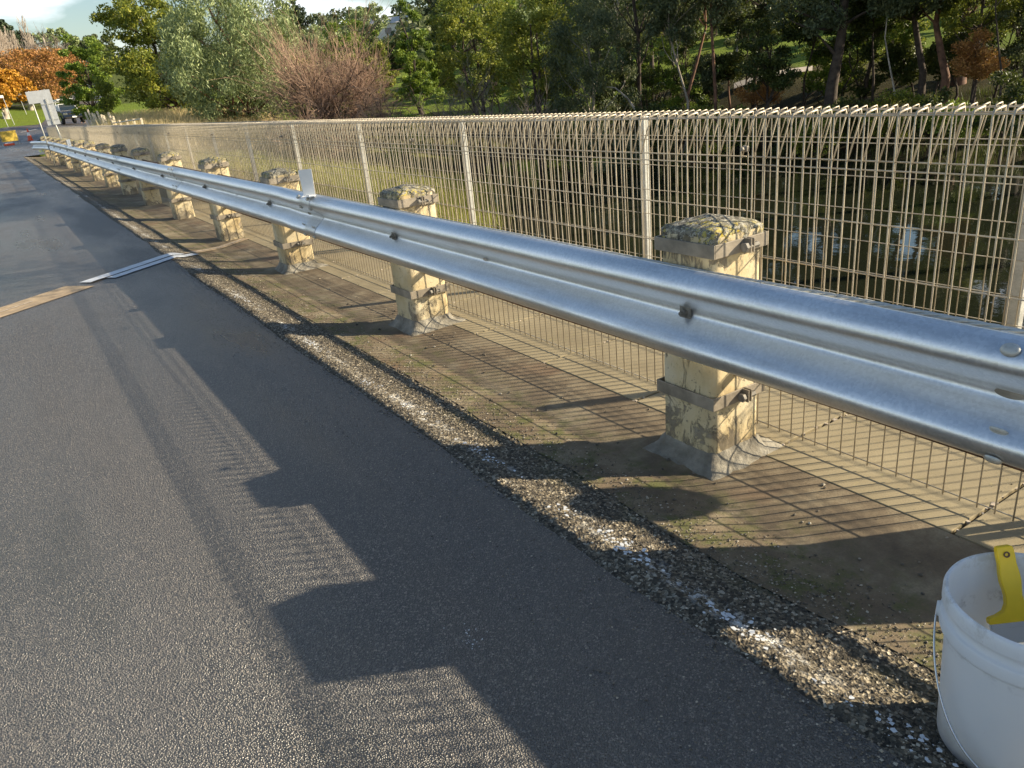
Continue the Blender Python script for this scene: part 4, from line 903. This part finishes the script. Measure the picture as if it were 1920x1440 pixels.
# ------------------------------------------------------------------ approach road, far objects
cl_ = np.array([(-4, 40.8), (-3.6, 50), (-3.0, 59), (-.4, 68), (2.6, 77), (5.6, 88), (7.8, 101), (10, 117), (12.3, 134), (15, 152)], float)
tt = np.linspace(0, len(cl_) - 1, 60); cx_ = np.interp(tt, range(len(cl_)), cl_[:, 0]); cy_ = np.interp(tt, range(len(cl_)), cl_[:, 1])
for _ in range(4): cx_[1:-1] = (cx_[:-2] + cx_[1:-1] * 2 + cx_[2:]) / 4; cy_[1:-1] = (cy_[:-2] + cy_[1:-1] * 2 + cy_[2:]) / 4
dx, dy = np.gradient(cx_), np.gradient(cy_); ln = np.hypot(dx, dy); nxv, nyv = -dy / ln, dx / ln
def ribbon(name, o0, o1, dz, mat, i0=0, i1=60, taper=True):
    V = []; F = []; K = 9; c = 0
    for i in range(i0, i1):
        wd = np.interp(cy_[i], [40, 66, 90, 134], [1, .85, .65, .5])
        for k in range(K):
            o_ = (o0 + (o1 - o0) * k / (K - 1)) * wd; x, y = cx_[i] + nxv[i] * o_, cy_[i] + nyv[i] * o_; V.append((x, y, Hs(x, y) * min(1, max(0, (y - 40.9) / 2)) - .012 * (1 - min(1, max(0, (y - 40.9) / 2))) + dz))
    n = i1 - i0
    for i in range(n - 1):
        for k in range(K - 1): F.append((i * K + k, (i + 1) * K + k, (i + 1) * K + k + 1, i * K + k + 1))
    m = MB(); m.add(V, F); return m.build(name, mat, smooth=True)
tag(ribbon('road', 4.6, -4.4, .10, M['asphalt']), kind='structure')
for i0, i1 in ((4, 8), (14, 18), (22, 26), (31, 35)):
    tag(ribbon('lane_dash', .06, -.06, .125, M['white'], i0, i1), kind='structure')
# traffic cone
def cone(x, y, lab):
    z = Hs(x, y) + .1; root = empty('traffic_cone', (x, y, z), 0, lab, 'traffic cone'); m = MB(); m.box((0, 0, .02), (.38, .38, .04)); m.build('base', M['orange'], root, bevel=.01)
    m = MB(); m.lathe([(.15, .04), (.125, .2), (.105, .32)], (0, 0, 0), 24); m.lathe([(.072, .52), (.03, .76), (.0, .765)], (0, 0, 0), 24); m.build('body', M['orange'], root, smooth=True)
    m = MB(); m.lathe([(.1055, .32), (.0725, .52)], (0, 0, 0), 24); m.build('reflective_band', M['white'], root, smooth=True)
x, y = at(37, 61); cone(x, y, 'orange traffic cone with white band on the far road')
x, y = at(0, 57); root = empty('folding_road_sign', (x - .05, y, Hs(x, y) + .1), R(12), 'yellow folding road sign on black legs at the left edge', 'road sign')
m = MB(); m.box((0, 0, .52), (.9, .02, .6)); m.build('panel', M['signy'], root, bevel=.004)
for s_ in (-1, 1):
    for q in (-1, 1):
        m = MB(); m.tube([(s_ * .42, 0, .8), (s_ * .47, q * .32, 0)], .012, 6); m.build('leg', M['bolt'], root)
x, y = at(2, 55.5); root = empty('road_bollard', (x - .2, y, Hs(x, y) + .1), 0, 'low orange and white barrier foot beside the yellow sign', 'barrier'); m = MB(); m.box((0, 0, .06), (.55, .3, .12)); m.build('foot', M['orange'], root, bevel=.02); m = MB(); m.box((0, 0, .14), (.4, .18, .04)); m.build('reflective_band', M['white'], root, bevel=.01)
# backs of sign boards on poles, at the end of the bridge
x, y = at(101, 30); root = empty('sign_board', (x, y, 0), R(-6), 'tall grey back of a narrow sign board on a pole at the bridge end', 'sign')
m = MB(); m.box((-.12, 0, 2.1), (.46, .004, 1.0)); m.build('board', M['grey'], root, bevel=.002); m = MB(); m.tube([(.03, .035, 0), (-.05, .035, 1.2), (-.16, .035, 2.6)], .024, 8); m.build('pole', M['galvpost'], root, smooth=True)
m = MB(); m.box((-.12, -.012, 2.4), (.4, .02, .03)); m.box((-.1, -.012, 1.8), (.4, .02, .03)); m.box((-.12, -.02, 2.1), (.05, .03, .98)); m.build('bracket', M['galvpost'], root); root.rotation_euler = (0, R(-2), R(-6)); root.scale = (.8, .8, .8)
x, y = at(84, 31); root = empty('sign_board', (x, y, 0), R(-4), 'wide grey back of a sign board behind the narrow one, on two poles', 'sign')
m = MB(); m.box((0, 0, 2.65), (.86, .004, .46)); m.build('board', M['grey'], root, bevel=.002)
for s_ in (-.3, .25):
    m = MB(); m.tube([(s_ * .9, .03, .0), (s_, .03, 2.9)], .022, 8); m.build('pole', M['galvpost'], root, smooth=True)
root.rotation_euler = (0, R(-2), R(-4)); root.scale = (.82, .82, .82)
for px, d, h, lab in ((16, 92, 2.6, 'white street sign post on the lawn under the golden tree'), (45, 102, 2.3, 'white post right of the street sign on the lawn'), (3, 84, 1.3, 'short white post on the lawn at the left edge')):
    x, y = at(px, d); root = empty('lawn_sign', (x, y, Hs(x, y)), R(10), lab, 'sign post'); m = MB(); m.tube([(0, 0, 0), (-.25 * h / 2.6, 0, h)], .024, 6); m.build('post', M['grey'], root)
    if h > 2.5: m = MB(); m.box((-.55, 0, h), (.75, .02, .22)); m.build('plate', M['white'], root)
# leaning timber bollards
for i in range(9):
    px = 162 + i * 5.4 + (i > 6) * 5; d = 52 - i * .6; x, y = at(px, d); z = .9 + .08 * math.sin(i * 2.1); g = Hs(x, y); root = None
    m = MB(); m.box((0, 0, .62), (.1, .1, 1.25)); m.box((0, 0, 1.255), (.07, .07, .02)); o = m.build('timber_bollard', M['timber'], bevel=.012); o.location = (x, y, 1.38 - .03 * i - .93 + .16 * (i % 3 == 1) - .015 * i); o.rotation_euler = (R(2), R(-7 + i % 3), 0)
    tag(o, f"{ORD[i]} weathered timber bollard from the left, above the fence end", 'bollard', 'timber bollards beyond the bridge')
# pale post and rail barrier
xa, ya = at(203, 47); xb, yb = at(258, 44); root = empty('guard_fence', (xa, ya, .1), 0, 'low pale rail fence beside the timber bollards', 'fence')
for k in range(2):
    m = MB(); m.tube([(0, 0, .9 - k * .35), (xb - xa, yb - ya, .98 - k * .35)], .035, 6); m.build('rail', M['galvpost'], root)
for k in range(5):
    m = MB(); q = k / 4; m.box(((xb - xa) * q, (yb - ya) * q, .5), (.1, .1, 1.05)); m.build('post', M['timber'], root, bevel=.01)
# utility car
x, y = at(121, 84); root = empty('parked_ute', (x, y, Hs(x, y) + .1), R(8), 'dark blue utility vehicle with white roof rack facing the camera on the far road', 'car')
m = MB(); side = [(-2.4, .45), (-2.45, .75), (-2.35, 1.0), (-1.2, 1.12), (2.5, 1.12), (2.55, .5), (1.95, .42), (-1.9, .42)]
m.extr([(p_[0], p_[1]) for p_ in side], 'x', -.9, .9); m.build('body', M['carblue'], root, bevel=.07, seg=3).rotation_euler = (0, 0, 0)
m = MB(); V = [(-.8, -1.2, 1.12), (.8, -1.2, 1.12), (.8, 1.0, 1.12), (-.8, 1.0, 1.12), (-.65, -.5, 1.72), (.65, -.5, 1.72), (.65, .8, 1.72), (-.65, .8, 1.72)]; m.add(V, [(0,3,2,1),(4,5,6,7),(0,1,5,4),(1,2,6,5),(2,3,7,6),(3,0,4,7)]); cab = m.build('cab', M['carwhite'], root, bevel=.05)
m = MB(); m.add([(-.7, -1.19, 1.16), (.7, -1.19, 1.16), (.58, -.56, 1.66), (-.58, -.56, 1.66)], [(0, 1, 2, 3)]); m.v[0][:, 1] -= .03; m.v[0][:, 2] += .015; m.build('windscreen', M['glass'], root)
for s_ in (-1, 1):
    for yy_ in (-1.5, 1.6):
        m = MB(); m.lathe([(0, -.12), (.36, -.12), (.38, -.08), (.38, .08), (.36, .12), (0, .12)], (s_ * .82, yy_, .38), 28, 'x'); wh = m.build('wheel', M['tyre'], root, smooth=False); m = MB(); m.lathe([(0, 0), (.2, 0), (.22, .02), (0, .03)] if s_ > 0 else [(0, 0), (.2, 0), (.22, -.02), (0, -.03)], (s_ * .945, yy_, .38), 20, 'x'); m.build('rim', M['chrome'], wh)
    m = MB(); m.box((s_ * .68, -2.42, .84), (.34, .06, .17)); m.build('headlight', M['chrome'], root, bevel=.02); m = MB(); m.box((s_ * 1.0, -.85, 1.2), (.2, .1, .16)); m.build('mirror', M['carblue'], root, bevel=.03)
m = MB(); m.box((0, -2.42, .82), (.85, .05, .16)); m.box((0, -2.45, .52), (1.5, .05, .12)); m.build('grille', M['dark'], root, bevel=.01); m = MB(); m.box((0, -2.49, .56), (.37, .01, .12)); m.build('number_plate', M['white'], root)
m = MB()
for yy_ in (-.45, .9, 2.3):
    m.box((0, yy_, 1.95), (1.6, .05, .05))
    for s_ in (-1, 1): m.box((s_ * .78, yy_, 1.55), (.05, .05, .8))
for s_ in (-1, 1): m.box((s_ * .78, .9, 1.98), (.05, 3.2, .05))
m.box((0, .6, 2.08), (1.3, 2.6, .12)); m.build('roof_rack', M['carwhite'], root)
# worker
def skin_body(name, joints, edges, radii, mat, parent, root_i=0, sub=1):
    me = bpy.data.meshes.new(name); me.from_pydata(joints, edges, []); me.materials.append(mat); o = bpy.data.objects.new(name, me); COL.objects.link(o); o.parent = parent
    s_ = o.modifiers.new('skin', 'SKIN'); lay = me.skin_vertices[0] if me.skin_vertices else None
    if lay is None:
        bpy.context.view_layer.objects.active = o; lay = me.skin_vertices[0]
    for i, r_ in enumerate(radii): lay.data[i].radius = (r_, r_) if np.isscalar(r_) else r_
    lay.data[root_i].use_root = True
    s_.use_smooth_shade = True; u_ = o.modifiers.new('sub', 'SUBSURF'); u_.levels = sub; u_.render_levels = sub; return o
x, y = at(147, 93); root = empty('person', (x, y, Hs(x, y) + .08), R(20), 'person in orange work shirt and dark trousers standing right of the utility vehicle', 'person')
J = [(0,0,.93),(0,0,1.15),(0,.01,1.4),(0,0,1.5),(0,-.02,1.62),(.19,0,1.42),(.25,.02,1.15),(.24,-.1,.9),(-.19,0,1.42),(-.25,.02,1.15),(-.22,-.14,.92),(.09,0,.85),(.11,-.02,.48),(.12,.02,.08),(.12,-.14,.03),(-.09,0,.85),(-.13,.03,.48),(-.15,.06,.08),(-.15,-.1,.03)]
E_ = [(0,1),(1,2),(2,3),(3,4),(2,5),(5,6),(6,7),(2,8),(8,9),(9,10),(0,11),(11,12),(12,13),(13,14),(0,15),(15,16),(16,17),(17,18)]
rd = [(.15,.11),(.14,.1),(.15,.1),.055,(.075,.09),.06,.042,.03,.06,.042,.03,.09,.06,.045,.04,.09,.06,.045,.04]
for s_, hnd_ in ((1, 7), (-1, 10)):
    b_ = J[hnd_]; k0 = len(J); J.append((b_[0], b_[1] - .03, b_[2] - .06)); E_.append((hnd_, k0)); rd.append(.03)
    for f_ in range(5):
        J.append((b_[0] + (f_ - 2) * .016, b_[1] - .05 - (.02 if f_ == 0 else 0), b_[2] - (.1 if f_ == 0 else .14 - abs(f_ - 2.5) * .008))); E_.append((k0, len(J) - 1)); rd.append(.008)
skin_body('body', J, E_, rd, M['skin'], root)
skin_body('work_shirt', [(0,0,.9),(0,0,1.15),(0,.01,1.41),(.2,0,1.42),(.255,.02,1.15),(.245,-.09,.95),(-.2,0,1.42),(-.255,.02,1.15),(-.225,-.12,.97)], [(0,1),(1,2),(2,3),(3,4),(4,5),(2,6),(6,7),(7,8)], [(.17,.13),(.165,.125),(.165,.12),.08,.06,.05,.08,.06,.05], M['vest'], root)
skin_body('trousers', [(0,0,.93),(.09,0,.85),(.11,-.02,.48),(.12,.02,.1),(-.09,0,.85),(-.13,.03,.48),(-.15,.06,.1)], [(0,1),(1,2),(2,3),(0,4),(4,5),(5,6)], [(.16,.12),.11,.08,.065,.11,.08,.065], M['navy'], root)
m = MB(); m.lathe([(.075, 0), (.085, .04), (.075, .09), (.04, .12), (0, .125)], (0, -.005, 1.62), 16); m.build('hair', M['hair'], root, smooth=True)
m = MB()
for s_ in (.115, -.14): m.lathe([(.078, .3), (.08, .36)], (s_, .01, 0), 16)
m.build('reflective_band', M['reflect'], root)
# power pole and line at the left
x, y = at(118, 135); root = empty('power_pole', (x, y, Hs(x, y)), R(-30), 'pale power pole with crossarm behind the orange trees', 'power pole'); m = MB(); hp = 12.4 - Hs(x, y); m.tube([(.9, 0, 0), (0, 0, hp)], [.16, .11], 8); m.build('pole', M['barkp'], root); m = MB(); m.box((0, 0, hp - .7), (2.2, .1, .12)); m.build('crossarm', M['barkp'], root)
# house on the hill
x, y = at(748, 190); root = empty('hill_house', (x, y, Hs(x, y) + .2), R(-25), 'small white house on the hillside between skyline trees', 'house')
m = MB(); m.box((0, 0, 1.6), (10, 6, 3.2)); m.build('wall', M['wallw'], root); m = MB(); m.extr([(-3.4, 3.15), (3.4, 3.15), (0, 4.6)], 'x', -5.3, 5.3); m.build('roof', M['roofm'], root)
for k in (-3, 0, 3):
    m = MB(); m.box((k, -3.02, 1.7), (1.4, .06, 1.2)); m.build('window', M['glass'], root)
# pale path strip on the lawn across the river
V = []; F = []; k = 0
for i, px in enumerate(range(1376, 1524, 12)):
    for d in (53.0, 54.6): x, y = at(px, d); V.append((x, y, Hs(x, y) + .22))
    if i: F.append((2 * i - 2, 2 * i, 2 * i + 1, 2 * i - 1))
m = MB(); m.add(V, F); tag(m.build('garden_path', M['pale']), kind='structure')

# ------------------------------------------------------------------ camera, light, world
yaw, pitch, roll = .5453, .3826, -.1024
fwd = Vector((math.sin(yaw) * math.cos(pitch), math.cos(yaw) * math.cos(pitch), -math.sin(pitch)))
rt_ = fwd.cross(Vector((0, 0, 1))).normalized(); up = rt_.cross(fwd); r2 = rt_ * math.cos(roll) + up * math.sin(roll); u2 = up * math.cos(roll) - rt_ * math.sin(roll)
cam = bpy.data.cameras.new('camera'); co = bpy.data.objects.new('camera', cam); COL.objects.link(co)
Mx = Matrix((r2, u2, -fwd)).transposed().to_4x4(); Mx.translation = (-1.6493, 0, 1.3825); co.matrix_world = Mx
cam.sensor_width = 36; cam.lens = 1435.8 / 1920 * 36; cam.clip_start = .02; cam.clip_end = 2000; scn.camera = co
S = Vector((1.83, -.98, 1)).normalized(); el = math.asin(S.z); az = math.atan2(S.x, S.y)
sl = bpy.data.lights.new('sun', 'SUN'); sl.energy = 5.0; sl.angle = R(.5); sl.color = (1, .86, .63); so = bpy.data.objects.new('sun', sl); COL.objects.link(so); so.rotation_euler = S.to_track_quat('Z', 'Y').to_euler()
w = bpy.data.worlds.new('World'); scn.world = w; w.use_nodes = True; nt = w.node_tree; nt.nodes.clear()
out = nt.nodes.new('ShaderNodeOutputWorld'); bg = nt.nodes.new('ShaderNodeBackground'); sk = nt.nodes.new('ShaderNodeTexSky'); sk.sky_type = 'NISHITA'; sk.sun_disc = False; sk.sun_elevation = el; sk.sun_rotation = az; sk.air_density = 1.3; sk.dust_density = .6; sk.ozone_density = 3.0
tc = nt.nodes.new('ShaderNodeTexCoord'); mp = nt.nodes.new('ShaderNodeMapping'); mp.inputs['Scale'].default_value = (1.3, 1.3, 4.5); nz = nt.nodes.new('ShaderNodeTexNoise'); nz.inputs['Scale'].default_value = 2.1; nz.inputs['Detail'].default_value = 7; nz.inputs['Roughness'].default_value = .55
rp = nt.nodes.new('ShaderNodeValToRGB'); rp.color_ramp.elements[0].position = .46; rp.color_ramp.elements[1].position = .6
mx = nt.nodes.new('ShaderNodeMix'); mx.data_type = 'RGBA'; mx.inputs[7].default_value = (11, 11.4, 12, 1)
nt.links.new(tc.outputs['Generated'], mp.inputs[0]); nt.links.new(mp.outputs[0], nz.inputs['Vector']); nt.links.new(nz.outputs[0], rp.inputs[0]); sz = nt.nodes.new('ShaderNodeSeparateXYZ'); nt.links.new(tc.outputs['Generated'], sz.inputs[0]); mr = nt.nodes.new('ShaderNodeMapRange'); mr.inputs[1].default_value = .5; mr.inputs[2].default_value = .22; nt.links.new(sz.outputs[2], mr.inputs[0]); ml = nt.nodes.new('ShaderNodeMath'); ml.operation = 'MULTIPLY'; nt.links.new(rp.outputs[0], ml.inputs[0]); nt.links.new(mr.outputs[0], ml.inputs[1]); nt.links.new(ml.outputs[0], mx.inputs[0]); nt.links.new(sk.outputs[0], mx.inputs[6]); nt.links.new(mx.outputs[2], bg.inputs[0]); bg.inputs[1].default_value = .07; nt.links.new(bg.outputs[0], out.inputs[0])
scn.view_settings.view_transform = 'Standard'; scn.view_settings.look = 'None'; scn.view_settings.exposure = 1.12; scn.view_settings.gamma = 1
scn.render.engine = 'CYCLES'; scn.cycles.max_bounces = 6
